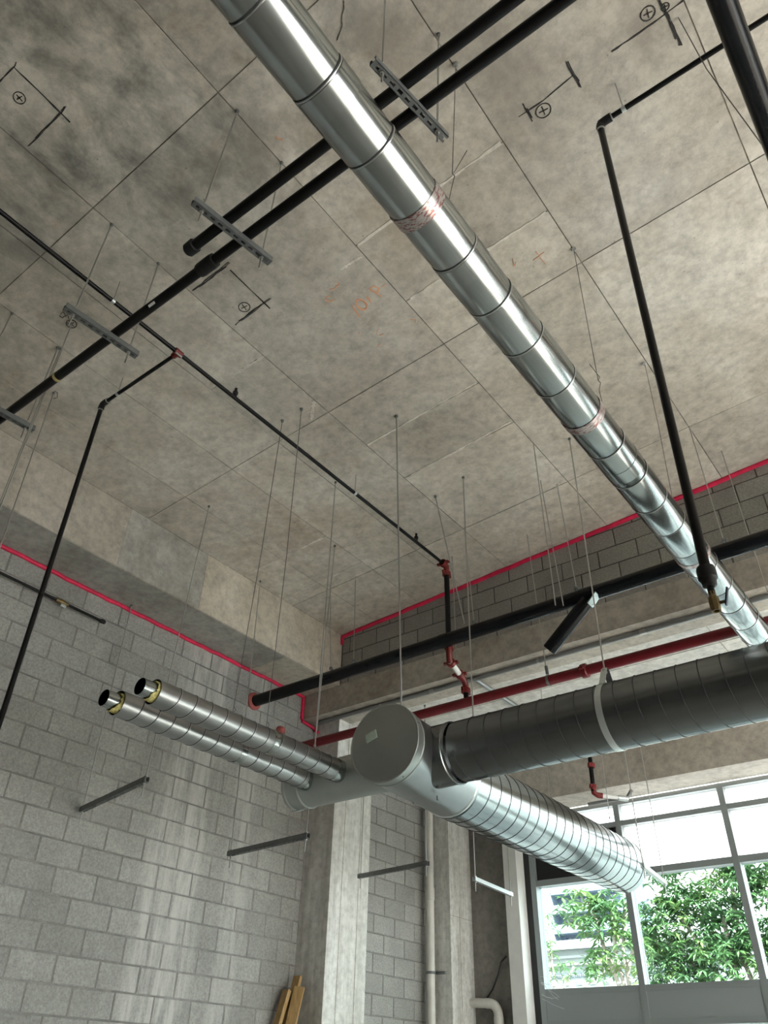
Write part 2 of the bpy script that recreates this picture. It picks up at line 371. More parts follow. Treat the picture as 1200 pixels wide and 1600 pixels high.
MARKS = [
('k',0.012,[(-3.153,0.271),(-3.009,0.278),(-2.985,0.27)]),('k',0.012,[(-3.02,0.277),(-3.022,0.436),(-3.033,0.661)]),('k',0.014,[(-2.974,0.588),(-3.039,0.594),(-3.361,0.589)]),
('k',0.022,[(-2.984,1.933),(-3.176,1.935),(-3.359,1.936)]),('k',0.011,[(-3.026,1.979),(-3.029,2.14),(-3.035,2.392)]),('k',0.017,[(-2.972,2.326),(-3.121,2.332),(-3.35,2.338)]),
('k',0.01,[(-0.874,2.307),(-0.702,2.313),(-0.502,2.294)]),('k',0.018,[(-0.813,2.254),(-0.813,2.389)]),('k',0.018,[(-0.497,2.201),(-0.493,2.383)]),
('k',0.012,[(-0.27,2.313),(-0.135,2.317),(0.015,2.319),(0.152,2.314)]),('k',0.022,[(0.049,2.234),(0.055,2.358),(0.058,2.525)]),
('k',0.005,[(-4.291,1.467),(-4.257,1.465),(-4.272,1.497),(-4.31,1.496),(-4.309,1.468)]),('k',0.005,[(-4.282,1.504),(-4.25,1.499),(-4.278,1.529)]),('k',0.006,[(-4.293,1.54),(-4.308,1.573),(-4.319,1.542)]),
('k',0.005,[(-4.232,1.695),(-4.202,1.695),(-4.228,1.744)]),('k',0.005,[(-4.991,1.891),(-4.983,1.916),(-5.032,1.95),(-5.069,1.939)]),('k',0.004,[(-1.315,1.176),(-1.336,1.206),(-1.373,1.229),(-1.401,1.268),(-1.469,1.305)]),
('o',0.022,[(-2.538,2.748),(-2.559,2.865)]),('o',0.014,[(-2.403,2.761),(-2.399,2.786),(-2.412,2.818),(-2.407,2.758)]),('o',0.018,[(-2.347,2.713),(-2.304,2.718),(-2.292,2.756),(-2.32,2.776),(-2.342,2.744),(-2.347,2.713)]),
('o',0.018,[(-2.335,2.75),(-2.318,2.828)]),('o',0.012,[(-2.264,2.757),(-2.236,2.759)]),('o',0.016,[(-2.578,2.545),(-2.538,2.555),(-2.491,2.55),(-2.495,2.526)]),('o',0.016,[(-2.665,2.582),(-2.647,2.619),(-2.606,2.629)]),
('o',0.014,[(-2.643,2.578),(-2.614,2.58)]),('o',0.01,[(-2.564,3.076),(-2.534,3.053),(-2.515,3.037)]),('o',0.01,[(-2.548,3.096),(-2.514,3.108)]),('o',0.01,[(-2.629,3.176),(-2.594,3.163)]),('o',0.012,[(-2.668,2.985),(-2.649,2.977)]),
('o',0.008,[(-2.277,3.117),(-2.242,3.152),(-2.271,3.176)]),('o',0.006,[(-1.24,3.194),(-1.236,3.328)]),('o',0.006,[(-1.289,3.247),(-1.196,3.235)]),('o',0.006,[(-1.396,3.143),(-1.419,3.211),(-1.394,3.184)]),('o',0.01,[(-2.115,1.491),(-2.113,1.513),(-2.094,1.527)])]
for k, w, p in MARKS:
    q = []
    for i in range(len(p)-1):
        for s in range(4): f = s/4; q.append((p[i][0]*(1-f)+p[i+1][0]*f+random.uniform(-.001, .001), p[i][1]*(1-f)+p[i+1][1]*f+random.uniform(-.001, .001)))
    q.append(p[-1])
    mt, nm = ('marker_black', 'marker_stroke') if k == 'k' else ('chalk_orange', 'chalk_stroke')
    if k == 'k' and w >= 0.014:
        for t in (-1, 0, 1):
            sh = [(x+t*w*.3+random.uniform(-.003, .003), y+t*w*.3+random.uniform(-.003, .003)) for x, y in q]; cstrip(sh[random.randint(0, 1):len(sh)-random.randint(0, 1)], w*.26, mt, nm, 0.0095, 0.8)
    else: cstrip(q, w*0.62, mt, nm, 0.0095, 0.6)
for (x, y, r) in [(-3.146, 0.394, 0.036), (-3.176, 2.266, 0.044), (-0.735, 2.367, 0.046), (-0.026, 2.255, 0.040), (0.062, 2.283, 0.022), (-4.303, 1.57, 0.04)]:
    cstrip([(x+r*math.cos(a*.42)*1.0, y+r*math.sin(a*.42)*0.92) for a in range(16)], 0.005, 'marker_black', 'layout_circle', 0.0095, 0.3)
    cstrip([(x-r*.6, y-r*.1), (x+r*.6, y+r*.1)], 0.005, 'marker_black', 'layout_cross', 0.0095)
    cstrip([(x+r*.1, y-r*.6), (x-r*.1, y+r*.6)], 0.005, 'marker_black', 'layout_cross', 0.0095)
cstrip([(-2.479+.034*math.cos(a*.42), 2.787+.05*math.sin(a*.42)) for a in range(16)], 0.016, 'chalk_orange', 'chalk_stroke', 0.0095, 0.4)

# block walls
BL, BH, JT = 0.4064, 0.2015, 0.010
def block_mesh(name, axis, w, h, depth, mat):
    e = 0.006
    m = B()
    a, b_ = w/2, h/2
    if axis == 'x':      # face towards +x
        bot = [(-depth, -a, -b_), (-depth, a, -b_), (-depth, a, b_), (-depth, -a, b_)]; top = [(0, -a+e, -b_+e), (0, a-e, -b_+e), (0, a-e, b_-e), (0, -a+e, b_-e)]
        mid = [(-e, -a, -b_), (-e, a, -b_), (-e, a, b_), (-e, -a, b_)]
    else:                # face towards -y
        bot = [(-a, depth, -b_), (a, depth, -b_), (a, depth, b_), (-a, depth, b_)]; top = [(-a+e, 0, -b_+e), (a-e, 0, -b_+e), (a-e, 0, b_-e), (-a+e, 0, b_-e)]
        mid = [(-a, e, -b_), (a, e, -b_), (a, e, b_), (-a, e, b_)]
    vs = bot+mid+top; fs = [(8, 9, 10, 11)]
    for o in (0, 4):
        for k in range(4): fs.append((o+k, o+(k+1) % 4, o+4+(k+1) % 4, o+4+k))
    me = bpy.data.meshes.new(name); me.from_pydata(vs, [], fs); me.materials.append(MAT[mat]); me.update()
    import bmesh
    bm = bmesh.new(); bm.from_mesh(me); bmesh.ops.recalc_face_normals(bm, faces=bm.faces); bm.to_mesh(me); bm.free()
    return me
class _O: pass
CACHE = {}
def block(axis, w, h, c, parent, mat):
    key = (axis, round(w, 3), round(h, 3), mat)
    if key not in CACHE: CACHE[key] = block_mesh('block', axis, w, h, 0.05, mat)
    s = _O(); s.data = CACHE[key]
    return inst(s, 'block', c, parent)
def block_wall_x(parent, X, y0, y1, z0, z1, zref, phases, stuff_y=None, mat='block'):
    """blocks whose faces look along +x; rows counted from zref, running bond with the two phases; past stuff_y joined into one part"""
    k0 = math.floor((z0-zref)/BH); k1 = math.ceil((z1-zref)/BH); st = B()
    for k in range(k0, k1):
        za, zb = max(zref+k*BH, z0), min(zref+(k+1)*BH, z1)
        if zb-za < 0.03: continue
        ph = phases[k % 2]; j0 = math.floor((y0-ph)/BL); j1 = math.ceil((y1-ph)/BL)
        for j in range(j0, j1):
            ya, yb = max(ph+j*BL, y0), min(ph+(j+1)*BL, y1)
            if yb-ya < 0.03: continue
            if stuff_y and (yb < stuff_y or zb < 0.30):
                st.box(X-.05, X, ya+JT/2, yb-JT/2, za+JT/2, zb-JT/2)
            else:
                block('x', yb-ya-JT, zb-za-JT, (X+random.uniform(-.0015, .0015), (ya+yb)/2, (za+zb)/2), parent, mat)
    if st.v: tag(st.build('block_field', mat, parent), kind='stuff')
wl = B().box(XL-.2, XL-.005, YK, 9.1, FL, ZB).build('wall_left', 'mortar')
struct(wl, 'grey concrete block wall on the left below the deep beam')
block_wall_x(wl, XL, YK, 6.71, FL, ZB, 1.811, (3.574, 3.777), stuff_y=1.9)
wl2 = B().box(XL-.004, XL+.002, 7.37, 9.04, FL, ZLOW).build('wall_left_rear', 'mortar')
struct(wl2, 'narrow strip of block wall between the two concrete columns')
block_wall_x(wl2, XL+.012, 7.37, 9.04, FL, ZLOW, 1.811+0.06, (7.97, 8.17), stuff_y=0.0, mat='block')

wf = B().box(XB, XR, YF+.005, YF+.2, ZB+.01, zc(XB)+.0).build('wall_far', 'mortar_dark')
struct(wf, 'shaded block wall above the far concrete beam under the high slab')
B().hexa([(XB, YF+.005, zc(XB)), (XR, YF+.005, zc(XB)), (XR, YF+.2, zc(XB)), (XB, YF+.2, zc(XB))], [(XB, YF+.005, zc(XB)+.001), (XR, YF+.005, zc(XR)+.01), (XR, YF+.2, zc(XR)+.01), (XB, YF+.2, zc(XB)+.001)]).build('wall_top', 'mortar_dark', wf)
row0 = 3.86-0.01
for k in range(7):
    za = row0+k*BH*1.0+ (0.0 if k else 0); zb = za+BH
    ph = -3.175 if k % 2 == 0 else -3.385
    j0 = math.floor((XB-ph)/BL); j1 = math.floor((XR-.02-ph)/BL)
    for j in range(j0, j1):
        xa, xb = max(ph+j*BL, XB+.01), ph+(j+1)*BL
        top = zc((xa+xb)/2)-.012; zt = min(zb, top)
        if xb-xa < .04 or zt-za < .03: continue
        block('y', xb-xa-JT, round((zt-za-JT)/.02)*.02 if zt < zb else zb-za-JT, ((xa+xb)/2, YF+random.uniform(-.0015, .0015), za+JT/2+(round((zt-za-JT)/.02)*.02 if zt < zb else zb-za-JT)/2), wf, 'block_far')

bl = struct(B().box(XL-.2, XB, YK, YF+.2, ZB, zc(XL)+.02).build('beam_left', 'beam_concrete'), 'deep concrete beam running along the top of the left block wall')
m = B()
for y, z in [(1.2, 4.2), (2.95, 4.3), (3.4, 4.05), (4.4, 4.2), (4.95, 4.25), (5.15, 4.1), (5.35, 4.35), (5.6, 4.2), (5.9, 4.1)]: m.lathe((XB+.0005, y, z), (1, 0, 0), [(0, .012), (.001, .012), (.001, 0)], 8)
m.build('tie_hole', 'marker_black', bl)
for y0, y1, mt in ((YK+.05, 3.27, 'beam_concrete'), (3.275, 4.27, 'grey_concrete'), (4.275, YF-.01, 'warm_concrete')):
    B().box(XB-.001, XB+.003, y0, y1, ZB+.006, zc(XB)-.006).build('form_panel', mt, bl)
for y0, y1, mt in ((YK+.05, 2.55, 'grey_concrete'), (2.56, 5.56, 'grey_concrete'), (5.565, YF-.01, 'warm_concrete')):
    B().box(XL+.02, XB-.006, y0, y1, ZB-.003, ZB+.001).build('form_panel', mt, bl)
struct(B().box(XL, XR, YF, YF+.42, ZLOW, ZB+.01).build('beam_far', 'beam_concrete'), 'concrete beam below the upper block wall')
struct(B().box(XL-.3, XR+.3, YF+.42, YW+.3, ZLOW, ZLOW+.3).build('ceiling_low', 'soffit_concrete'), 'lower concrete slab soffit towards the window, floor bounce put into its tone')
low = bpy.data.objects['ceiling_low']
m = B()
for x in (-5.2, -4.0, -2.8, -1.6, -0.4): m.box(x-.004, x+.004, YF+.43, 9.0, ZLOW-.004, ZLOW)
for y in (7.3, 8.4): m.box(XL+.4, 2, y-.004, y+.004, ZLOW-.004, ZLOW)
m.build('form_seam', 'beam_concrete', low)
struct(B().box(-5.94, XR, 9.05, 9.56, 2.965, ZLOW).build('beam_window', 'beam_concrete'), 'brown grey concrete beam above the window head')
col1 = struct(B().box(XL-.01, -5.9, 6.71, 7.36, FL, ZLOW).build('column_front', 'column_concrete'), 'board marked concrete column at the corner of the block wall')
B().box(-5.9, -5.899+.002, 6.9, 6.905, FL, ZLOW).build('board_mark', 'beam_concrete', col1)
B().box(-5.9, -5.899+.002, 7.18, 7.186, FL, ZLOW).build('board_mark', 'beam_concrete', col1)
col2 = struct(B().box(XL-.01, -5.93, 9.05, 9.56, FL, ZLOW).build('column_rear', 'column_concrete'), 'second concrete column beside the white plastic riser')
B().box(-5.93, -5.929+.002, 9.26, 9.265, FL, 1.9).build('board_mark', 'beam_concrete', col2)
B().box(-5.931+.001, -5.929+.002, 9.05, 9.55, 1.78, 1.785).build('pour_line', 'beam_concrete', col2)
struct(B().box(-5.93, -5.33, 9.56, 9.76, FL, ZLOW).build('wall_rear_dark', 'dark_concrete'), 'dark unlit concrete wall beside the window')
struct(B().box(-5.33, -5.145, 9.40, 9.75, FL, 2.965).build('trim_1', 'white_trim'), 'pale concrete window jamb left of the glazing')
struct(B().box(XL-.2, XR+.2, YK-.2, YK, FL, zc(XR)+.1).build('wall_back', 'back_wall_paint'), 'plain wall behind the viewpoint')

# red fire caulk along the block wall heads
def caulk(pts, r, parent):
    q = []
    for i in range(len(pts)-1):
        a, b_ = Vector(pts[i]), Vector(pts[i+1]); k = max(2, int((b_-a).length/.12))
        for s in range(k): q.append(a.lerp(b_, s/k)+Vector((random.uniform(-.003, .003), random.uniform(-.003, .003), random.uniform(-.006, .006))))
    q.append(Vector(pts[-1])); m_ = B(); m_.path(q, r, 8)
    tag(m_.build('fire_caulk', 'red_caulk', parent, True, 80), 'bright pinkish red fire caulk bead')
caulk([(XL+.008, -1.0, ZB-.022), (XL+.008, 2.4, ZB-.02), (XL+.008, 6.40, ZB-.02), (XL+.010, 6.462, ZB-.03), (XL+.012, 6.468, 3.72), (XL+.012, 6.468, 3.545)], .021, wl)
caulk([(XL+.012, 6.47, 3.53), (XL+.015, 6.60, 3.52), (XL+.018, 6.68, 3.50), (-6.22, 6.69, 3.44)], .020, wl)
caulk([(XB+.01, YF-.012, zc(XB)-.14), (XB+.01, YF-.012, zc(XB)-.03), (-4, YF-.012, zc(-4)-.02), (XR-.02, YF-.012, zc(XR)-.02)], .024, wf)

# ------------------------------------------------------------------ window wall
def window(name, label, axis, at, us, zs, depth, skip_dark=(), mat='frame_grey', face=.07, low_panel=None, frost=()):
    """mullions at us, rails at zs (z0,z1); axis 'y' = glazing in a plane of constant y, 'x' = constant x"""
    def bx(m_, u0, u1, d0, d1, z0, z1):
        if axis == 'y': m_.box(u0, u1, at+d0, at+d1, z0, z1)
        else: m_.box(at+d0, at+d1, u0, u1, z0, z1)
        return m_
    w = struct(bx(B(), us[0]-face/2, us[-1]+face/2, 0, depth, zs[0][0]-.02, zs[0][0]).build(name, mat), label)
    for u in us: bx(B(), u-face/2, u+face/2, 0, depth, zs[0][0], zs[-1][1]).build('mullion', mat, w)
    for i in range(len(us)-1):
        for z0, z1 in zs: bx(B(), us[i]+face/2, us[i+1]-face/2, 0.004, depth-.004, z0, z1).build('transom', mat, w)
        for j in range(len(zs)-1):
            a, b_ = zs[j][1], zs[j+1][0]; u0, u1 = us[i]+face/2, us[i+1]-face/2
            if (i, j) in skip_dark: bx(B(), u0, u1, depth*.35, depth*.6, a, b_).build('infill_panel', 'dark_panel', w)
            elif low_panel is not None and j == low_panel: bx(B(), u0, u1, .012, .05, a, b_).build('spandrel_panel', 'spandrel', w)
            else: bx(B(), u0, u1, depth*.62, depth*.62+.012, a, b_).build('pane', 'frosted_glass' if j in frost else ('tinted_glass' if frost else 'glass'), w)
    return w
us = [-5.02, -3.80, -2.52]+[-2.52+1.27*k for k in range(1, 8)]
window('window_1', 'grey aluminium window wall with three rows of panes', 'y', YW, us,
       [(FL, FL+.12), (.63, .69), (.94, 1.0), (2.10, 2.17), (2.665, 2.725), (2.915, 2.965)], .15, {(0, 3)}, low_panel=1, frost=(3, 4))
struct(B().box(us[-1]+.035, XR, YW-.02, YW+.2, FL, 2.965).build('wall_window_end', 'wall_paint'), 'plain wall at the far end of the glazing')
struct(B().box(-5.145, -5.06, YW+.02, YW+.14, FL, 2.965).build('trim_2', 'dark_panel'), 'black gap filler between jamb and window frame')
# right hand storefront (unseen, added and sized to light the room)
rw = B().box(XR, XR+.2, YK, YF+3.3, 2.2, zc(XR)+.1); rw.box(XR, XR+.2, YK, .9, FL, 2.2); rw.box(XR, XR+.2, 8.4, 9.8, FL, 2.2)
struct(rw.build('wall_right', 'wall_paint'), 'right hand wall with an opening added to let light in')
window('window_added', 'unseen glazing added in the right hand wall to light the room', 'x', XR+.02, [.9+1.5*k for k in range(6)], [(FL, FL+.12), (1.0, 1.06), (2.14, 2.2)], .15)

# ------------------------------------------------------------------ hanging hardware
def rod(m, top, bot, r=.0055): return m.tube(top, bot, r, 6)
def slab_anchor(m, p, r=.012): return m.lathe(p, (0, 0, -1), [(0, 0), (0, r), (.02, r*.8), (.02, 0)], 8)
def hanger_rod(x, y, zt, bot, label, cat='rod', r=.0055, name='hanger_rod', mat='zinc_rod', group=None, nut=True):
    b_ = Vector(bot); t = Vector((x, y, zt))
    e = thing(name, b_, label, cat, group)
    rod(B(), t, b_, r).build('shaft', mat, e, True)
    slab_anchor(B(), t, r*2.4).build('anchor', 'strut_grey', e)
    if nut: B().lathe(b_+(t-b_).normalized()*.02, t-b_, [(0, 0), (0, r*2.2), (.014, r*2.2), (.014, 0)], 6).build('nut', mat, e)
    return e
def strut(e, a, b_, zb, slots=True, mat='strut_grey', w=.041, h=.041):
    """channel with slotted underside from a to b (plan points), underside at zb"""
    a = Vector((a[0], a[1], zb)); b_ = Vector((b_[0], b_[1], zb)); d = (b_-a); L = d.length; d.normalize(); s = Vector((-d.y, d.x, 0)); u = Vector((0, 0, 1)); t = .0035
    c = (a+b_)/2; m_ = B()
    for k in (-1, 1):
        m_.obox(c+s*k*(w/2-t/2)+u*h/2, d, s, u, L/2, t/2, h/2)
        m_.obox(c+s*k*(w/2-.006)+u*(h-t/2), d, s, u, L/2, .006, t/2)
        m_.obox(c+s*k*(w/2-.0065)+u*t/2, d, s, u, L/2, .0065, t/2)
    n_ = int(L/.0508); x = 0
    if slots:
        for i in range(n_+1):
            x0 = -L/2+i*.0508-.0; m_.obox(c+d*min(max(x0, -L/2+.011), L/2-.011)+u*t/2, d, s, u, .011, w/2-.012, t/2)
    else: m_.obox(c+u*t/2, d, s, u, L/2, w/2-.012, t/2)
    return m_.build('strut_channel', mat, e)
def trapeze(label, a, b_, zb, tops, ext=.06, tail=.10, mat='strut_grey', group='strut trapeze hangers', r=.0055):
    """a, b plan points of the two rods, tops their ceiling points"""
    A, Bq = Vector((a[0], a[1], zb)), Vector((b_[0], b_[1], zb)); d = (Bq-A).normalized()
    e = thing('strut_trapeze', (A+Bq)/2, label, 'trapeze', group)
    strut(e, A-d*ext, Bq+d*ext, zb, True, mat)
    for P, T in ((A, tops[0]), (Bq, tops[1])):
        T = Vector(T); dr = (T-P).normalized()
        rd = rod(B(), T, P-dr*tail, r).build('threaded_rod', 'zinc_rod', e, True)
        B().lathe(P-dr*.012, dr, [(0, 0), (0, .013), (.010, .013), (.010, 0)], 6).build('nut', 'zinc_rod', rd)
        B().lathe(P+Vector((0, 0, .043)), dr, [(0, 0), (0, .016), (.010, .016), (.010, 0)], 6).build('nut', 'zinc_rod', rd)
        slab_anchor(B(), T, .012).build('anchor', 'strut_grey', rd)
    return e
C = lambda x, y: (x, y, zc(x)-.009)
trapeze('slotted strut trapeze under the twin black pipes, right of the shiny duct', (-1.08, 1.255), (-1.03, 1.63), 3.73, [C(-1.1, 1.27), C(-1.0, 1.63)])
trapeze('slotted strut trapeze under the twin black pipes near their capped end', (-2.27, 1.235), (-2.22, 1.63), 3.73, [C(-2.19, 1.235), C(-2.2, 1.63)])
trapeze('strut trapeze under the single black pipe beside the sprinkler line crossing', (-3.43, 1.24), (-3.40, 1.63), 3.73, [C(-3.39, 1.24), C(-3.38, 1.63)])
trapeze('strut trapeze at the left picture edge under the single black pipe', (-4.62, 1.24), (-4.58, 1.64), 3.73, [C(-4.56, 1.24), C(-4.57, 1.64)])
trapeze('empty dark strut trapeze against the left block wall below the small ducts', (-6.22, 3.84), (-5.13, 3.63), 1.845, [(-6.215, 3.82, ZB), C(-5.12, 3.71)], ext=.03)
trapeze('empty strut trapeze below the capped grey duct stub', (-5.54, 4.96), (-4.58, 4.88), 1.63, [C(-5.66, 4.97), C(-4.59, 4.98)], ext=.03)
trapeze('empty strut trapeze in front of the white riser and narrow block wall', (-5.77, 7.06), (-4.83, 6.95), 1.84, [(-5.77, 7.06, ZLOW), (-4.83, 6.95, ZLOW)], ext=.03)
trapeze('short pale strut trapeze in front of the dark rear wall', (-4.79, 7.82), (-4.86, 8.70), 1.84, [(-4.79, 7.82, ZLOW), (-4.86, 8.70, ZLOW)], ext=.03, mat='strut_bright')
trapeze('pale strut trapeze beside the open end of the large spiral duct', (-3.04, 8.16), (-3.15, 9.0), 1.84, [(-3.04, 8.16, ZLOW), (-3.15, 9.0, ZLOW)], ext=.03, mat='strut_bright')

# ------------------------------------------------------------------ long shiny duct under the high slab
DX, DZ, DR, DK = -1.031, 2.88, .1108, .8727
e = thing('round_duct', (DX, 4, DZ-DR), 'long shiny galvanized round duct crossing high under the ceiling', 'duct')
rings = [-2.6, -2.25, -1.9, -1.55, -1.2, -.85, -.5, -.15, .22, .609, .968, 1.321, 1.65, 1.98, 2.315, 2.65, 3.03, 3.36, 3.70, 4.058, 4.395, 4.724, 5.071, 5.40, 5.75, 6.08, 6.42, 6.76, 7.1, 7.45, 7.8, 8.15, 8.5]
rings = [DK*y for y in rings]
for i in range(len(rings)-1):
    y0, y1 = rings[i], rings[i+1]; L = y1-y0; o = random.uniform(-.0012, .0012)
    B().lathe((DX+o, y0, DZ+random.uniform(-.0012, .0012)), (0, 1, 0), [(0, DR-.001), (.012, DR+.0005), (L*.5, DR+.0016), (L-.012, DR+.0005), (L, DR-.001)], 64).build('duct_section', 'galvanized', e, True, 60)
for y in rings[1:-1]:
    B().lathe((DX, y, DZ), (0, 1, 0), [(-.0005, DR-.002), (.001, DR+.0022), (.005, DR+.0026), (.0075, DR-.002)], 64).build('seam_bead', 'seam_bright', e, True, 60)
    B().lathe((DX, y-.004, DZ), (0, 1, 0), [(-.003, DR-.002), (-.002, DR+.0016), (.002, DR+.0016), (.003, DR-.002)], 64).build('seam_groove', 'seam_dark', e, True, 60)
for y in (1.035, 2.045, 3.945):
    B().lathe((DX, y*DK, DZ), (0, 1, 0), [(-.05, DR), (-.049, DR+.0035), (0, DR+.0035), (.049, DR+.0035), (.05, DR)], 64).build('coupling', 'galvanized', e, True, 30)
for y, w in ((1.67, .033), (3.385, .028), (5.22, .022)):
    B().lathe((DX, y*DK, DZ), (0, 1, 0), [(-w, DR), (-w, DR+.0045), (w, DR+.0045), (w, DR)], 64).build('foil_tape_band', 'foil_tape', e, True, 30)

def loop_wire(label, top, low, duct_pt, tail):
    w = thing('hanger_wire', low, label, 'wire')
    B().path([top, Vector(top).lerp(Vector(low), .5), low], .0022, 5).build('strand', 'wire_dark', w)
    B().path([low, Vector(low)+Vector((.012, 0, -.03)), Vector(low)+Vector((-.008, .01, -.07)), duct_pt], .0022, 5).build('twist', 'wire_dark', w)
    B().path([low, Vector(low)+Vector((.01, .01, .03)), tail], .0022, 5).build('tail', 'wire_dark', w)
    slab_anchor(B(), top, .018).build('anchor', 'zinc_rod', w)
    return w
loop_wire('hanger wire with a loose twisted tail at the first foil tape band', C(-1.01, 1.82), (-1.06, 1.80, 3.62), (-1.035, 1.66, 2.993), (-.98, 1.82, 3.78))
loop_wire('long hanger wire meeting the shiny duct at its second foil tape band', C(-1.02, 3.34), (-1.04, 3.36, 3.48), (-1.035, 3.36, 2.993), (-1.06, 3.32, 3.60))
e = thing('hanger_wire', (-1.06, 4.7, 3.45), 'thin slack wire hanging behind the tall black drop pipe', 'wire')
B().path([C(-1.04, 4.64), (-1.06, 4.66, 4.1), (-1.1, 4.7, 3.43)], .0022, 5).build('strand', 'wire_dark', e)
slab_anchor(B(), C(-1.04, 4.64), .016).build('anchor', 'strut_bright', e)

# ------------------------------------------------------------------ twin black pipes, single continuation
PR = .031
e = thing('black_steel_pipe', (0, 1.52, 3.771), 'long black steel pipe running on trapezes, the nearer of the twin pair', 'pipe')
B().tube((-6.28, 1.515, 3.803), (4.5, 1.515, 3.803), PR, 24).build('pipe', 'black_pipe', e, True)
B().lathe((-2.62, 1.515, 3.803), (1, 0, 0), [(0, PR), (0, .040), (.02, .043), (.11, .043), (.13, .040), (.13, PR)], 24).build('coupling', 'black_fitting', e, True, 30)
B().obox((-3.02, 1.494, 3.778), (1, 0, 0), (0, .8, -.6), (0, .6, .8), .028, .008, .001).build('white_tag', 'white_label', e)
B().lathe((-4.05, 1.515, 3.803), (1, 0, 0), [(0, PR), (0, PR+.0015), (.025, PR+.0015), (.025, PR)], 24).build('tape_ring', 'yellow_tape', e, True, 30)
e = thing('black_steel_pipe', (0, 1.38, 3.771), 'black steel pipe with capped end, the farther of the twin pair', 'pipe')
B().tube((-2.52, 1.382, 3.803), (4.5, 1.382, 3.803), PR, 24).build('pipe', 'black_pipe', e, True)
B().lathe((-2.58, 1.382, 3.803), (1, 0, 0), [(0, 0), (0, .028), (.012, .039), (.07, .041), (.075, PR)], 24).build('end_cap', 'black_fitting', e, True, 30)
def clevis(par, c, axis, R, top, mat='zinc_rod', r=.004):
    m_ = B(); m_.lathe(Vector(c)-Vector(axis)*.012, axis, [(0, R), (0, R+.003), (.024, R+.003), (.024, R)], 20); m_.build('hanger_band', mat, par, True, 30)
    m_ = B(); rod(m_, top, Vector(c)+Vector((0, 0, R+.003)), r); m_.build('hanger_rod', 'zinc_rod', par, True)

# ------------------------------------------------------------------ sprinkler line
SX, SZ, SR = -3.715, 4.40, .0165
e = thing('sprinkler_line', (SX, 3, SZ-SR), 'thin black sprinkler line running along the ceiling to the red riser', 'pipe')
B().tube((SX, -4.5, SZ), (SX, 5.72, SZ), SR, 16).build('pipe', 'black_pipe', e, True)
for y in (1.56, 4.25): clevis(e, (SX, y, SZ), (0, 1, 0), SR, (SX, y, zc(SX)-.004), 'strut_bright')
for y in (2.73, 5.22, -.3):
    B().lathe((SX, y, SZ), (0, 0, 1), [(0, .016), (.035, .016), (.04, .022), (.06, .022), (.065, .012), (.10, .012), (.10, 0)], 10).build('sprinkler_outlet', 'black_fitting', e, True, 30)
e = thing('sprinkler_riser', (SX, 5.74, 3.35), 'black riser with red grooved fittings dropping to the red main', 'pipe')
B().tube((SX, 5.76, 4.40), (SX, 5.76, 3.46), .028, 16).build('pipe', 'black_pipe', e, True)
def coup(par, p, d, R, L=.05, mat='red_fitting', ears=True):
    p = Vector(p); d = Vector(d).normalized(); m_ = B()
    m_.lathe(p-d*L/2, d, [(0, R), (0, R+.012), (.008, R+.018), (L-.008, R+.018), (L, R+.012), (L, R)], 18)
    if ears:
        _, u, v = basis(d)
        for k in (-1, 1): m_.obox(p+u*k*(R+.028), d, u, v, L*.35, .016, .010)
    return m_.build('grooved_coupling', mat, par, True, 30)
B().path([(SX, 5.70, 4.40), (SX, 5.74, 4.395), (SX, 5.758, 4.37), (SX, 5.76, 4.33)], .030, 14).build('elbow', 'red_fitting', e, True, 60)
coup(e, (SX, 5.70, 4.40), (0, 1, 0), .026); coup(e, (SX, 5.76, 4.30), (0, 0, 1), .026)
P0, P1, P2 = Vector((SX, 5.76, 3.44)), Vector((SX-.02, 5.80, 3.34)), Vector((SX-.09, 6.15, 3.30))
B().path([P0+Vector((0, 0, .05)), P0, P1, P1.lerp(P2, .12)], .031, 14).build('elbow', 'red_fitting', e, True, 60)
B().tube(P1, P2, .027, 14).build('offset_pipe', 'white_label', e, True)
B().path([P1.lerp(P2, .8), P2, (SX-.10, 6.20, 3.27), (SX-.10, 6.205, 3.22)], .031, 14).build('elbow', 'red_fitting', e, True, 60)
B().tube((SX-.10, 6.205, 3.25), (SX-.10, 6.205, 3.12), .026, 14).build('drop_nipple', 'black_pipe', e, True)
coup(e, P0+Vector((0, 0, .03)), (0, 0, 1), .028); coup(e, P1.lerp(P2, .1), P2-P1, .028); coup(e, P1.lerp(P2, .72), P2-P1, .028); coup(e, P2+Vector((-.01, .055, -.09)), (0, 0, 1), .028, .04)
coup(e, (SX-.10, 6.205, 3.19), (0, 0, 1), .030, .03)

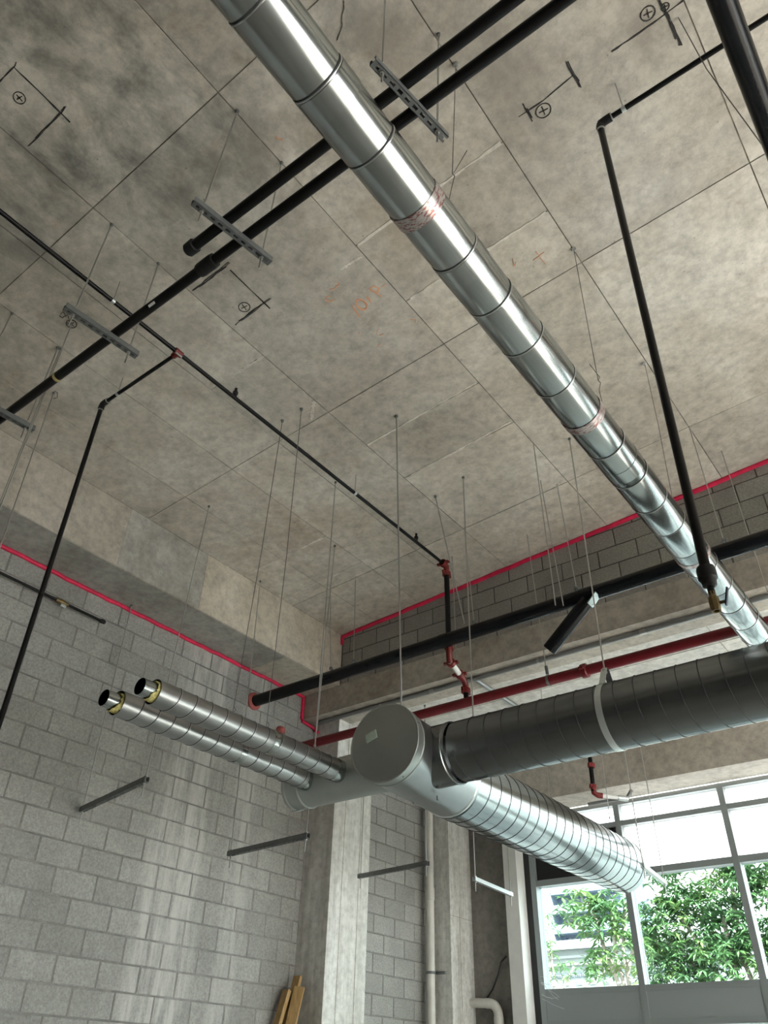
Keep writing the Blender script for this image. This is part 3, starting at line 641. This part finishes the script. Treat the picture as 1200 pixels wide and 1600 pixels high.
# branches with drops and ball valves
def ball_valve(par, p, s=1.0, lever=True):
    p = Vector(p)
    v = B().lathe(p, (0, 0, -1), [(0, 0), (0, .020*s), (.03*s, .020*s), (.035*s, .027*s), (.06*s, .030*s), (.10*s, .028*s), (.12*s, .026*s), (.12*s, .018*s), (.10*s, .016*s), (.10*s, 0)], 8).build('ball_valve', 'brass', par, True, 30)
    m_ = B(); m_.tube(p+Vector((.02*s, 0, -.075*s)), p+Vector((.055*s, .01*s, -.072*s)), .010*s, 8); m_.build('valve_stem', 'brass', v)
    if lever: B().obox(p+Vector((.068*s, .01*s, -.045*s)), (.25, .1, .96), (.97, 0, -.25), (0, 1, 0), .055*s, .003, .010*s).build('lever', 'valve_lever', v)
    return v
def drop_line(label, corner, end_x, z_end_pt, clev, red_tee=None, R=.0185):
    cx, cy2, cz = corner
    e = thing('branch_pipe', z_end_pt, label, 'pipe')
    B().tube((cx, cy2, cz), (end_x, cy2, cz), R*.85, 16).build('branch', 'black_pipe', e, True)
    B().tube(corner, z_end_pt, R, 16).build('drop', 'black_pipe', e, True)
    d = Vector((end_x-cx, 0, 0)).normalized()
    B().path([Vector(corner)+d*.07, Vector(corner)+d*.035, Vector(corner)+d*.008+Vector((0, 0, -.004)), Vector(corner)+Vector((0, 0, -.03)), Vector(corner)+Vector((0, 0, -.065))], R+.007, 14).build('elbow', 'black_fitting', e, True, 60)
    for q, dd in ((Vector(corner)+d*.075, d), (Vector(corner)+Vector((0, 0, -.07)), Vector((0, 0, -1)))):
        B().lathe(q-dd*.004, dd, [(0, R), (0, R+.008), (.006, R+.008), (.006, R)], 16).build('elbow_rim', 'zinc_rod', e, True, 30)
    clevis(e, (clev, cy2, cz), (1, 0, 0), R*.85, (clev, cy2, zc(clev)-.004), 'strut_bright')
    if red_tee: 
        B().lathe((end_x, cy2-.032, cz), (0, 1, 0), [(0, .018), (0, .026), (.064, .026), (.064, .018)], 16).build('mechanical_tee', 'red_fitting', e, True, 30)
        B().tube((end_x-.055, cy2, cz), (end_x, cy2, cz), .024, 14).build('tee_outlet', 'red_fitting', e, True)
        m_ = B(); m_.tube((end_x+.015, cy2-.03, cz-.032), (end_x+.015, cy2+.03, cz-.032), .006, 8); m_.build('tee_bolt', 'zinc_rod', e)
    zp = Vector(z_end_pt)
    B().lathe(zp+Vector((0, 0, .02)), (0, 0, -1), [(0, R), (0, .030), (.012, .033), (.045, .033), (.052, .027), (.072, .024), (.078, .016), (.078, 0)], 16).build('reducer', 'black_fitting', e, True, 30)
    B().tube(zp+Vector((0, 0, -.05)), zp+Vector((0, 0, -.09)), .012, 12).build('nipple', 'black_pipe', e, True)
    ball_valve(e, zp+Vector((0, 0, -.078)), .62)
    return e
drop_line('tall black drop pipe with brass ball valve in front of the shiny duct', (-.47, 2.49, 4.50), 5.5, (-.532, 2.49, 1.475), -.325)
drop_line('black branch with drop pipe at left, fed by a red tee', (-4.64, 2.15, 4.40), SX, (-4.66, 2.18, 1.45), -4.44, True, R=.0175)

# heavy black pipe at the top right corner
e = thing('black_plastic_pipe', (.24, 3, 3.54), 'thick matte black pipe crossing the top right corner of the picture', 'pipe')
B().tube((.24, -4.6, 3.60), (.24, 5.60, 3.60), .054, 28).build('pipe', 'black_plastic', e, True)
B().lathe((.24, 5.48, 3.60), (0, 1, 0), [(0, .054), (0, .064), (.1, .064), (.1, .054)], 28).build('coupling', 'black_plastic', e, True, 30)
B().path([C(.1, 2.38), (.12, 2.5, 4.4), (.20, 2.62, 3.66)], .003, 6).build('hanger_wire', 'wire_dark', e)

# ------------------------------------------------------------------ long black drain pipe and red main
e = thing('black_drain_pipe', (-3, 5.68, 3.42), 'long glossy black drain pipe crossing from the left wall to the right', 'pipe')
B().tube((-6.28, 5.68, 3.50), (5.5, 5.68, 3.50), .065, 28).build('pipe', 'black_plastic', e, True)
for x, y2, zt in ((-5.14, 5.55, None), (-4.83, 5.62, None), (-3.36, 5.57, None), (-2.30, 5.55, None), (-1.02, 5.58, None), (0.6, 5.6, None)):
    r_ = rod(B(), C(x, y2), (x, 5.66, 3.57), .0045).build('hanger_rod', 'zinc_rod', e, True)
    B().lathe((x, 5.66, 3.575), (0, 0, 1), [(0, 0), (0, .02), (.02, .02), (.03, .01), (.03, 0)], 10).build('hanger_nut', 'strut_grey', r_)
for x in (-2.22, -3.7): B().lathe((x, 5.68, 3.50), (1, 0, 0), [(-.05, .065), (-.05, .070), (.05, .070), (.05, .065)], 28).build('coupling', 'black_plastic', e, True, 30)
B().lathe((-6.3, 5.68, 3.50), (1, 0, 0), [(0, .065), (0, .10), (.02, .098), (.035, .072), (.035, .065)], 20).build('firestop_collar', 'firestop', e, True, 40)
st0, st1 = Vector((-2.21, 5.655, 3.43)), Vector((-2.625, 5.665, 3.085))
s = B().lathe(st0, st1-st0, [(0, 0), (0, .062), ((st1-st0).length, .062), ((st1-st0).length+.004, .056), ((st1-st0).length+.004, 0)], 28).build('branch_stub', 'black_plastic', e, True, 30)
B().obox(st0+Vector((.06, -.02, -.02)), (.7, 0, .7), (0, 1, 0), (-.7, 0, .7), .06, .05, .004).build('support_strap', 'galvanized', s)
e2 = thing('hanger_rod', (-2.21, 4.93, 3.2), 'thin rod left of the black stub hanging in front of the drain pipe', 'rod')
rod(B(), C(-2.21, 4.93), (-2.20, 4.95, 3.05), .0045).build('shaft', 'zinc_rod', e2, True)
e2 = thing('hanger_rod', (-2.32, 5.41, 3.2), 'thin rod reaching down past the drain pipe to the black stub', 'rod')
rod(B(), C(-2.40, 5.41), (-2.33, 5.40, 3.30), .0045).build('shaft', 'zinc_rod', e2, True)
e2 = thing('hanger_rod', (-3.2, 5.3, 3.5), 'slanting rod crossing in front of the black sprinkler riser', 'rod')
rod(B(), C(-3.31, 4.97), (-3.44, 5.62, 3.57), .0055).build('shaft', 'zinc_rod', e2, True)
slab_anchor(B(), C(-3.31, 4.97), .014).build('anchor', 'strut_grey', e2)
e2 = thing('hanger_rod', (-3.74, 5.92, 3.1), 'short rod just right of the black sprinkler riser', 'rod')
rod(B(), C(-3.74, 5.92), (-3.75, 5.95, 3.32), .0045).build('shaft', 'zinc_rod', e2, True)

e = thing('red_fire_main', (-3, 6.22, 3.03), 'red painted fire main below the far beam', 'pipe')
B().tube((-6.28, 6.215, 3.085), (5.5, 6.215, 3.085), .048, 24).build('pipe', 'red_paint', e, True)
coup(e, (-2.56, 6.215, 3.085), (1, 0, 0), .048, .06, 'red_paint'); coup(e, (-1.1, 6.215, 3.085), (1, 0, 0), .048, .06, 'red_paint')
for x in (-2.92, -0.9):
    rod(B(), C(x, 6.08), (x, 6.19, 3.15), .0045).build('hanger_rod', 'zinc_rod', e, True)
    m_ = B(); m_.lathe((x-.012, 6.215, 3.085), (1, 0, 0), [(0, .048), (0, .0515), (.024, .0515), (.024, .048)], 24); m_.tube((x, 6.20, 3.14), (x, 6.19, 3.22), .016, 8); m_.build('swivel_hanger', 'strut_grey', e, True, 30)
B().lathe((-6.3, 6.215, 3.085), (1, 0, 0), [(0, .057), (0, .1), (.02, .095), (.03, .06)], 20).build('firestop_collar', 'firestop', e, True, 40)
e = tag(B().lathe((-6.3, 6.13, 3.30), (1, 0, 0), [(0, .055), (.02, .055), (.05, .045), (.07, .025), (.075, 0)], 16).build('firestop_plug', 'firestop', None, True, 60), 'dull red firestop plug on the block wall above the small ducts', 'plug')

# conduit under the low slab
e = thing('conduit', (-3.5, 6.62, ZLOW-.06), 'grey metal conduit strapped under the low slab with a side branch', 'conduit')
B().tube((-6.15, 6.62, ZLOW-.030), (5, 6.62, ZLOW-.030), .025, 12).build('run', 'conduit_grey', e, True)
B().tube((-3.95, 6.62, ZLOW-.030), (-3.95, 9.0, ZLOW-.030), .022, 12).build('branch', 'conduit_grey', e, True)
for x in (-5.2, -3.2, -1.4): B().lathe((x, 6.62, ZLOW-.030), (1, 0, 0), [(-.012, .025), (-.012, .029), (.012, .029), (.012, .025)], 12).build('strap', 'zinc_rod', e)
for x in (-4.5, -2.1): B().lathe((x, 6.62, ZLOW-.030), (1, 0, 0), [(-.03, .025), (-.03, .029), (.03, .029), (.03, .025)], 12).build('coupling', 'zinc_rod', e, True, 30)

# ------------------------------------------------------------------ big duct assembly
TZ = 2.05; FX0, FX1, TX = -3.43, -3.52, -3.54; CYY = 4.877
e = thing('duct_fitting', (-3.5, 4.9, 1.74), 'large galvanized duct fitting with round cap, side taps and capped stub', 'duct')
fd = Vector((FX1-FX0, 1.0, 0)).normalized()
F0 = Vector((FX0, 4.42, TZ)); F1 = Vector((FX1, 5.42, TZ)); FLn = (F1-F0).length
B().lathe(F0, F1-F0, [(0, .284), (FLn*.5, .284), (FLn, .281)], 72).build('trunk_body', 'galvanized_small', e, True, 40)
cap = B().lathe(F0-fd*.012, fd, [(-.020, 0), (0.0, .282), (-.004, .292), (.0, .296), (.006, .294), (.02, .289), (.085, .288), (.09, .293), (.096, .288), (.11, .285)], 72).build('end_cap', 'galvanized_cap', e, True, 25)
B().obox(F0-fd*.036+Vector((-.105, 0, .06)), (.96, 0, .27), (-.27, 0, .96), (0, 1, 0), .05, .032, .003).build('sticker', 'sticker', cap)
for a in (0.4, 1.5, 2.7, 3.8, 5.2):
    B().lathe(F0+fd*.05+Vector((.288*math.cos(a), 0, .288*math.sin(a))), (math.cos(a), 0, math.sin(a)), [(0, .006), (.006, .005), (.006, 0)], 8).build('screw', 'strut_grey', cap)
B().lathe((FX0-.02, CYY, TZ), (1, 0, 0), [(0, .232), (.30, .2265), (.33, .226), (.335, .232), (.345, .232), (.35, .226), (.372, .224)], 64).build('side_tap', 'galvanized_dull', e, True, 30)
B().lathe(F1, (0, 1, 0), [(-.03, .279), (-.02, .287), (-.01, .287), (0, .279)], 64).build('joint_bead', 'seam_bright', e, True, 40)
for x, z in ((FX0+.10, TZ-.265), (FX0-.12, TZ-.255)): B().tube((x, 4.95, z), (x, 4.95, z-.03), .010, 8).build('screw_tab', 'strut_grey', e)
sr = .172
B().lathe((FX0+.02, CYY, TZ), (-1, 0, 0), [(0, sr+.004), (.32, sr+.004), (.33, sr+.012), (.34, sr+.012), (.35, sr), (1.16, sr), (1.17, sr+.008), (1.18, sr+.008), (1.19, sr), (1.30, sr), (1.31, sr+.008), (1.33, sr+.008), (1.33, sr-.02), (1.31, 0)], 64).build('capped_stub', 'galvanized_cap', e, True, 30)
B().path([(-4.70, 4.80, TZ-sr-.004), (-4.73, 4.84, TZ-sr-.03), (-4.68, 4.88, TZ-sr-.004)], .006, 8).build('handle_clip', 'zinc_rod', e, True)

e = thing('spiral_duct', (-1, CYY, TZ-.22), 'big dull grey spiral duct coming in from the right with a strap hanger', 'duct')
R_ = .2215
B().lathe((-3.055, CYY, TZ), (1, 0, 0), [(0, R_), (7.5, R_)], 72).build('duct_body', 'galvanized_dull', e, True, 60)
B().helix((-3.00, CYY, TZ), (1, 0, 0), R_, 7.2, .140, .0035, .0035, hand=1, phase=0.3, per=56).build('lock_seam', 'seam_dark', e, True, 80)
B().lathe((-1.86, CYY, TZ), (1, 0, 0), [(-.022, R_+.001), (-.022, R_+.005), (.022, R_+.005), (.022, R_+.001)], 72).build('hanger_strap', 'strut_bright', e, True, 30)
for k in (-1, 1):
    m_ = B(); m_.obox((-1.86, CYY+k*.055, TZ+R_+.05), (1, 0, 0), (0, k*.5, -.87), (0, .87, k*.5), .022, .085, .002); m_.build('strap_leg', 'strut_bright' if k < 0 else 'strut_grey', e)
B().tube((-1.86, CYY-.03, TZ+R_+.105), (-1.86, CYY+.03, TZ+R_+.105), .009, 8).build('strap_bolt', 'zinc_rod', e)
hanger_rod(-1.92, 5.06, zc(-1.92)-.004, (-1.865, CYY, TZ+R_+.10), 'long hanger rod from the ceiling down to the strap on the big grey duct', nut=True)
hanger_rod(-2.95, 4.91, zc(-2.95)-.004, (-2.97, 4.92, TZ+.215), 'hanger rod ending behind the big grey duct close to the fitting')
hanger_rod(-2.96, 3.87, zc(-2.96)-.004, (-3.38, 4.55, TZ+.285), 'long hanger rod reaching the top of the round end cap', r=.0065)

e = thing('spiral_duct', (TX, 7, TZ-.28), 'large bright spiral duct running towards the window, open at its end', 'duct')
R2_ = .278
LE = 8.86-5.42
B().lathe((TX, 5.42, TZ), (0, 1, 0), [(0, R2_-.004), (0, R2_), (LE, R2_), (LE, R2_-.004), (.4, R2_-.004)], 72).build('duct_body', 'galvanized', e, True, 40)
B().helix((TX, 5.45, TZ), (0, 1, 0), R2_, LE-.03, .165, .0035, .0035, hand=-1, phase=1.0, per=56).build('lock_seam', 'seam_dark', e, True, 80)
B().lathe((TX, 5.46, TZ), (0, 1, 0), [(0, R2_), (.002, R2_+.006), (.01, R2_+.006), (.012, R2_)], 72).build('coupling_bead', 'galvanized', e, True, 40)
for i, (x, y2, lab) in enumerate([(-3.46, 7.15, 'left'), (-3.12, 7.75, 'middle')]):
    hanger_rod(x, y2, ZLOW, (x-.03, y2, TZ+.27-i*.1), ['thin rod hanging beside the short red sprinkler drop by the window', 'thin rod passing behind the bright duct before the window'][i], r=.004)

# small double-wall ducts
def small_duct(label, X, y0, y1):
    Z = TZ; Ro, Ri = .087, .058
    e = thing('double_wall_duct', (X, (y0+y1)/2, Z-Ro), label, 'duct', 'small double wall ducts')
    L = y1-y0
    B().lathe((X, y0, Z), (0, 1, 0), [(0.25, Ro-.003), (0, Ro-.003), (0, Ro), (L, Ro)], 48).build('outer_shell', 'galvanized_small', e, True, 40)
    B().helix((X, y0+.11, Z), (0, 1, 0), Ro, L-.13, .139, .003, .003, hand=-1, phase=X, per=40).build('lock_seam', 'seam_dark', e, True, 80)
    B().helix((X, y0+.116, Z), (0, 1, 0), Ro, L-.13, .139, .0025, .003, hand=-1, phase=X, per=40).build('lock_seam', 'seam_bright', e, True, 80)
    m_ = B(); nn = 40; rows = []
    prof = [(.06, Ri), (.015, Ri+.003), (-.012, Ri+.008), (.0, Ro-.018), (.06, Ro-.012)]
    d, u, v = basis((0, 1, 0)); vs_ = []; fs_ = []
    for t, r in prof:
        for k in range(nn):
            a = 2*math.pi*k/nn; jj = random.uniform(-.010, .010); dz = u*math.cos(a)+v*math.sin(a)
            low_ = max(0, -dz.z); vs_.append(Vector((X, y0, Z))+d*(t+jj*(t < .04)-low_*.035*(t < .04))+dz*(r+abs(jj)*.2))
    for i in range(len(prof)-1):
        for k in range(nn): fs_.append((i*nn+k, i*nn+(k+1) % nn, (i+1)*nn+(k+1) % nn, (i+1)*nn+k))
    m_.add(vs_, fs_); m_.build('insulation_ring', 'insulation', e)
    B().lathe((X, y0+.004, Z), (0, 1, 0), [(0, Ro-.0035), (.2, Ro-.0035), (.2, Ri)], 48).build('shell_gap_shade', 'dark_panel', e)  # black ring paints the shade in the gap behind the shell edge
    B().lathe((X, y0-.105, Z), (0, 1, 0), [(.9, Ri-.002), (0, Ri-.002), (0, Ri), (.9, Ri)], 40).build('inner_liner', 'galvanized', e, True, 40)
    B().lathe((X, y0+.75, Z), (0, 1, 0), [(0, 0), (0, Ri-.003)], 40).build('liner_shade_disc', 'duct_inside_shade', e)  # dark disc paints the shade deep inside the open liner
    yk = y0+L*.56
    B().lathe((X, yk, Z), (0, 1, 0), [(0, Ro), (.0, Ro+.003), (.02, Ro+.003), (.03, Ro+.005), (.055, Ro+.005), (.06, Ro)], 48).build('coupling', 'galvanized', e, True, 30)
    B().lathe((X, y1-.10, Z), (0, 1, 0), [(0, Ro), (.0, Ro+.003), (.09, Ro+.003), (.10, Ro)], 48).build('end_collar', 'galvanized', e, True, 30)
    return e
small_duct('small insulated double wall duct, the one nearer the block wall', -4.475, 2.82, 4.77)
small_duct('small insulated double wall duct, the upper right one of the pair', -4.125, 2.84, 4.73)
def wire(label, top, bot, hook=True):
    w = thing('hanger_wire', bot, label, 'wire')
    B().path([top, Vector(top).lerp(Vector(bot), .5)+Vector((.01, .005, 0)), bot], .003, 5).build('strand', 'wire_dark', w)
    slab_anchor(B(), top, .014).build('anchor', 'strut_grey', w)
    if hook: B().path([Vector(bot)+Vector((.0, 0, .05)), Vector(bot)+Vector((.02, .01, .02)), bot], .003, 5).build('hook', 'wire_dark', w)
    return w
wire('long hanger wire down to the near part of the small ducts', C(-3.76, 3.30), (-4.12, 3.53, TZ+.088))
wire('long hanger wire with a hooked end on the small duct', C(-3.54, 3.30), (-4.12, 3.87, TZ+.088))
hanger_rod(-3.93, 4.21, zc(-3.93)-.004, (-4.12, 4.41, TZ+.088), 'long hanger rod down to the far part of the small ducts', r=.005)

# long rods at the left picture edge
hanger_rod(-4.57, 1.66, zc(-4.57)-.004, (-4.52, 1.66, 1.5), 'long rod at the left picture edge, middle one of three', r=.005, group='long rods at the left edge')
hanger_rod(-4.30, 1.57, zc(-4.30)-.004, (-4.24, 1.57, 1.5), 'long rod at the left picture edge, starting at the circled mark', r=.005, group='long rods at the left edge')
hanger_rod(-5.01, 1.90, zc(-5.01)-.004, (-4.80, 1.90, 1.5), 'long rod at the left picture edge, the lowest of three', r=.005, group='long rods at the left edge')

# small black pipe on the left wall with brass valve
e = thing('black_steel_pipe', (-6.22, 2.5, 3.51), 'thin black capped pipe with small brass valve along the block wall', 'pipe')
B().tube((-6.22, -2, 3.545), (-6.22, 3.56, 3.545), .013, 14).build('pipe', 'black_pipe', e, True)
B().lathe((-6.22, 3.54, 3.545), (0, 1, 0), [(0, .013), (0, .020), (.04, .020), (.048, .014), (.048, 0)], 14).build('end_cap', 'black_fitting', e, True, 30)
v = B().lathe((-6.22, 3.05, 3.545), (0, 1, 0), [(0, .013), (0, .020), (.03, .020), (.045, .026), (.08, .026), (.095, .020), (.125, .020), (.125, .013)], 14).build('ball_valve', 'brass', e, True, 30)
B().obox((-6.19, 3.12, 3.50), (0, 1, 0), (1, 0, 0), (0, 0, 1), .025, .005, .014).build('lever', 'strut_bright', v)

# short sprinkler drop by the window
e = thing('sprinkler_drop', (-3.6, 8.6, 2.55), 'short black sprinkler drop with red fittings and white arm by the window', 'pipe')
B().tube((-3.62, 8.6, ZLOW), (-3.64, 8.6, 2.80), .026, 14).build('pipe', 'black_pipe', e, True)
coup(e, (-3.625, 8.6, 3.10), (0, 0, 1), .026, .05); coup(e, (-3.64, 8.6, 2.86), (0, 0, 1), .026, .04)
B().path([(-3.64, 8.6, 2.86), (-3.64, 8.61, 2.79), (-3.61, 8.64, 2.765), (-3.57, 8.67, 2.76)], .032, 12).build('elbow', 'red_fitting', e, True, 60)
B().tube((-3.60, 8.65, 2.765), (-3.42, 8.82, 2.75), .022, 12).build('white_arm', 'white_label', e, True)
B().tube((-3.44, 8.80, 2.752), (-3.36, 8.88, 2.745), .030, 12).build('arm_elbow', 'strut_bright', e, True)
B().tube((-3.36, 8.88, 2.76), (-3.31, 8.91, 2.84), .022, 10).build('bracket', 'strut_grey', e)
B().tube((-3.9, 9.0, 2.80), (-3.40, 9.0, 2.80), .018, 10).build('side_arm', 'conduit_grey', e, True)

# ------------------------------------------------------------------ pvc, cable, timber, strands
e = thing('pvc_riser', (-6.15, 8.93, FL), 'white plastic riser pipe in the corner beside the rear column', 'pipe')
B().tube((-6.15, 8.93, FL), (-6.15, 8.93, ZLOW), .050, 24).build('pipe', 'pvc', e, True)
B().lathe((-6.15, 8.93, 1.95), (0, 0, 1), [(0, .05), (0, .058), (.14, .058), (.14, .05)], 24).build('coupling', 'pvc', e, True, 30)
m_ = B(); m_.lathe((-6.15, 8.93, 1.14), (0, 0, 1), [(0, .05), (0, .056), (.03, .056), (.03, .05)], 24); m_.box(-6.10, -5.97, 8.96, 9.0, 1.14, 1.17); m_.build('pipe_clamp', 'strut_grey', e)
e = thing('pvc_elbow_pipe', (-5.6, 9.47, FL), 'white plastic elbow pipe in front of the dark rear wall', 'pipe')
B().tube((-5.95, 9.47, .885), (-5.66, 9.47, .87), .050, 24).build('arm', 'pvc', e, True)
B().path([(-5.72, 9.47, .873)]+[(-5.68+.12*math.sin(a), 9.47, .75+.12*math.cos(a)) for a in [i*math.pi/12 for i in range(7)]]+[(-5.56, 9.47, .70)], .054, 20).build('elbow', 'pvc', e, True, 60)
B().tube((-5.56, 9.47, .72), (-5.56, 9.47, FL), .050, 24).build('pipe', 'pvc', e, True)
B().lathe((-5.56, 9.47, .64), (0, 0, 1), [(0, .05), (0, .058), (.09, .058), (.09, .05)], 24).build('socket', 'pvc', e, True, 30)
tag(B().path([(-5.45, 9.545, 1.36), (-5.52, 9.53, 1.30), (-5.58, 9.54, 1.17), (-5.66, 9.53, 1.02), (-5.76, 9.55, .93)], .010, 8).build('loose_cable', 'cable_black', None, True, 80), 'loose black cable stub on the dark rear wall', 'cable')
def board(label, top, bot, w, t, yaw_=0.0):
    a, b_ = Vector(bot), Vector(top); d = (b_-a).normalized(); s = Vector((math.cos(yaw_), math.sin(yaw_), 0)); s = (s-d*s.dot(d)).normalized(); n_ = d.cross(s)
    return tag(B().obox((a+b_)/2, s, n_, d, w/2, t/2, (b_-a).length/2).build('timber_board', 'pine'), label, 'board', 'timber boards leaning at the column')
board('pine board leaning at the column, tallest and rearmost', (-6.17, 6.62, .90), (-6.14, 5.95, FL+.01), .09, .035)
board('pine board leaning at the column, shorter and darker on the right', (-6.09, 6.57, .80), (-6.05, 5.90, FL+.01), .10, .03, .5)
board('pine board leaning at the column, pale one at front left', (-6.19, 6.50, .77), (-6.17, 5.70, FL+.01), .085, .04, -.1)
e = thing('plastic_strand', (-4.98, 9.5, .9), 'wispy torn clear plastic strands at the lower window corner', 'strand')
for k in range(9):
    q = Vector((-5.02, 9.56, 1.04+random.uniform(-.14, .10))); pts = [q.copy()]
    dv = Vector((random.uniform(.03, .075), random.uniform(-.03, 0), random.uniform(-.05, .012)))
    for t in range(4): q = q+dv+Vector((random.uniform(-.01, .02), 0, random.uniform(-.018, .006))); q.y = min(q.y, 9.565); pts.append(q.copy())
    B().path(pts, .0013, 4).build('strand', 'plastic_strand', e)

# ------------------------------------------------------------------ outdoors
struct(B().box(-120, 120, YW+.3, 260, FL-.3, FL-.12).build('ground', 'asphalt'), 'street level ground outside the window')
def facade_x(x0, x1, y0, z1, mat): return B().box(x0, x1, y0, y0+12, FL, z1)
e = thing('apartment_building', (-59, 130, FL), 'bluish apartment block with white balcony slabs seen through the left pane', 'building')
B().box(-65.2, -54, 132.5, 145, FL, 34).build('wall', 'apartment_wall', e)
B().box(-65.9, -65.1, 130, 145, FL, 34).build('side_wall', 'apartment_slab', e)
for k in range(12):
    z = 27.3-2.9*k+5.8
    if z < FL: break
    sl = B().box(-65.2, -54, 130, 132.6, z-.35, z).build('balcony_slab', 'apartment_slab', e)
    B().box(-65.0, -54, 130.05, 130.12, z, z+.95).build('balcony_rail', 'apartment_curtain', sl)
    for x in (-64.2, -61.3, -58.4, -55.9):
        w = B().box(x, x+2.0, 132.38, 132.52, z+.1, z+2.3).build('window', 'apartment_glass', e)
        B().box(x+.5, x+.95, 132.34, 132.38, z+.15, z+2.2).build('curtain', 'apartment_curtain', w)
e = thing('white_building', (-22, 50, FL), 'low white stucco building with a row of louvred openings', 'building')
B().box(-34, -8, 50, 60, FL, 7.3).build('wall', 'white_stucco', e)
for z0, z1, d in ((7.2, 7.68, .5), (6.75, 6.88, .25), (6.36, 6.46, .3)): B().box(-34.2, -7.8, 50-d, 50.1, z0, z1).build('cornice', 'white_stucco', e)
for k in range(26):
    x = -25.55+.43*k
    w = B().box(x, x+.34, 49.93, 50.02, 5.74, 5.96).build('window', 'louvre', e)
    for q in range(2): B().box(x, x+.34, 49.90, 49.94, 5.80+q*.07, 5.82+q*.07).build('louvre_slat', 'white_stucco', w)
    if k % 2 == 0: B().box(x, x+.36, 49.94, 50.02, 5.35, 5.62).build('window', 'apartment_curtain', e)

def leaf_geo(m_, p, d, L, w, droop):
    d = d.normalized(); s = d.cross(Vector((0, 0, 1)));
    s = s.normalized() if s.length > .05 else Vector((1, 0, 0))
    p1 = p+d*L*.45+Vector((0, 0, -droop*.25*L)); p2 = p+d*L*.9+Vector((0, 0, -droop*L))
    m_.add([p, p1+s*w, p2, p1-s*w], [(0, 1, 2), (0, 2, 3)])
def whorl(m_, p, k, L):
    for i in range(k):
        a = 2*math.pi*i/k+random.uniform(-.3, .3); el = random.uniform(-.35, .7)
        leaf_geo(m_, p, Vector((math.cos(a)*math.cos(el), math.sin(a)*math.cos(el), math.sin(el))), L*random.uniform(.7, 1.15), L*.13, random.uniform(.2, .7))
def tree(label, base, lobes, nclus, leafL, seed, nsingle=0, limbs=True):
    random.seed(seed)
    e = thing('leafy_tree', base, label, 'tree', 'trees outside the window')
    b0 = Vector(base); cen = Vector((sum(l[0] for l in lobes)/len(lobes), sum(l[1] for l in lobes)/len(lobes), min(l[2] for l in lobes)))
    fork = b0.lerp(cen, .7)
    B().path([b0, b0.lerp(fork, .5)+Vector((.1, 0, 0)), fork], .20, 10).build('trunk', 'bark', e, True, 80)
    m_ = B()
    for (x, y, z, rx, rz) in lobes:
        c = Vector((x, y, z))
        B().path([fork, fork.lerp(c, .5)+Vector((0, 0, .3)), c+Vector((rx*.5, 0, rz*.3))], .035+.012*rx, 8).build('limb', 'bark', e, True, 80)
        for i in range(int(nclus*rx*rz)):
            a = random.uniform(0, 2*math.pi); q = random.uniform(-1, 1); rr = random.uniform(.55, 1.0)**.6
            s_ = math.sqrt(1-q*q); pnt = c+Vector((math.cos(a)*s_*rx*rr, math.sin(a)*s_*rx*.8*rr, q*rz*rr))
            whorl(m_, pnt, random.randint(6, 9), leafL)
    tag(m_.build('foliage', 'leaf', e), kind='stuff')
    if nsingle:
        lm = B(); leaf_geo(lm, Vector((0, 0, 0)), Vector((0, -1, .1)), leafL*1.2, leafL*.16, .5); me = bpy.data.meshes.new('leaf'); me.from_pydata([Vector(q) for q in lm.v], [], lm.f); me.materials.append(MAT['leaf'])
        s = _O(); s.data = me
        for i in range(nsingle):
            x, y, z, rx, rz = random.choice(lobes); a = random.uniform(-2.6, -.5); q = random.uniform(-.9, .9); s_ = math.sqrt(1-q*q)
            o = inst(s, 'leaf', (x+math.cos(a)*s_*rx*1.02, y+math.sin(a)*s_*rx*.83, z+q*rz*1.02), e)
            o.rotation_euler = (random.uniform(-.6, .6), random.uniform(-.6, .6), random.uniform(0, 6.28))
    return e
tree('big leafy green tree filling the middle and right panes', (-5.4, 19.5, FL),
     [(-6.3, 19.5, 3.0, 1.25, .95), (-5.0, 19.5, 3.3, 1.3, 1.1), (-5.6, 19.3, 2.1, 1.4, .8), (-3.8, 19.5, 2.4, 1.3, 1.1), (-2.8, 19.5, 3.4, 1.4, 1.0), (-6.9, 19.3, 2.2, .8, .6), (-4.6, 20, 1.2, 1.6, .8), (-1.2, 20, 2.6, 1.5, 1.2), (-6.0, 19.7, 4.0, 1.3, .9), (-4.2, 19.8, 4.4, 1.5, 1.0), (-2.2, 19.8, 4.6, 1.5, 1.1), (-3.2, 19.6, 1.4, 1.4, .8), (-6.4, 19.8, 1.4, 1.1, .7), (-7.0, 19.5, 3.2, .75, .6), (-7.1, 19.6, 1.5, .8, .5)], 230, .23, 3, 280)
tree('leafy branch of a tree hanging across the left pane', (-6.4, 17.9, FL),
     [(-7.95, 17.2, 3.25, .48, .46), (-7.5, 17.2, 3.0, .55, .45), (-7.15, 17.3, 2.4, .55, .45), (-7.6, 17.2, 2.2, .42, .3), (-7.2, 17.3, 3.2, .5, .4)], 190, .24, 5)
tree('small distant tree at the lower left of the left pane', (-20.6, 40, FL), [(-20.6, 40, 6.9, .8, .9), (-20.9, 40, 5.6, 1.0, .7), (-19.6, 40, 4.9, .9, .5), (-17.8, 40, 4.75, .9, .45)], 30, .4, 9)
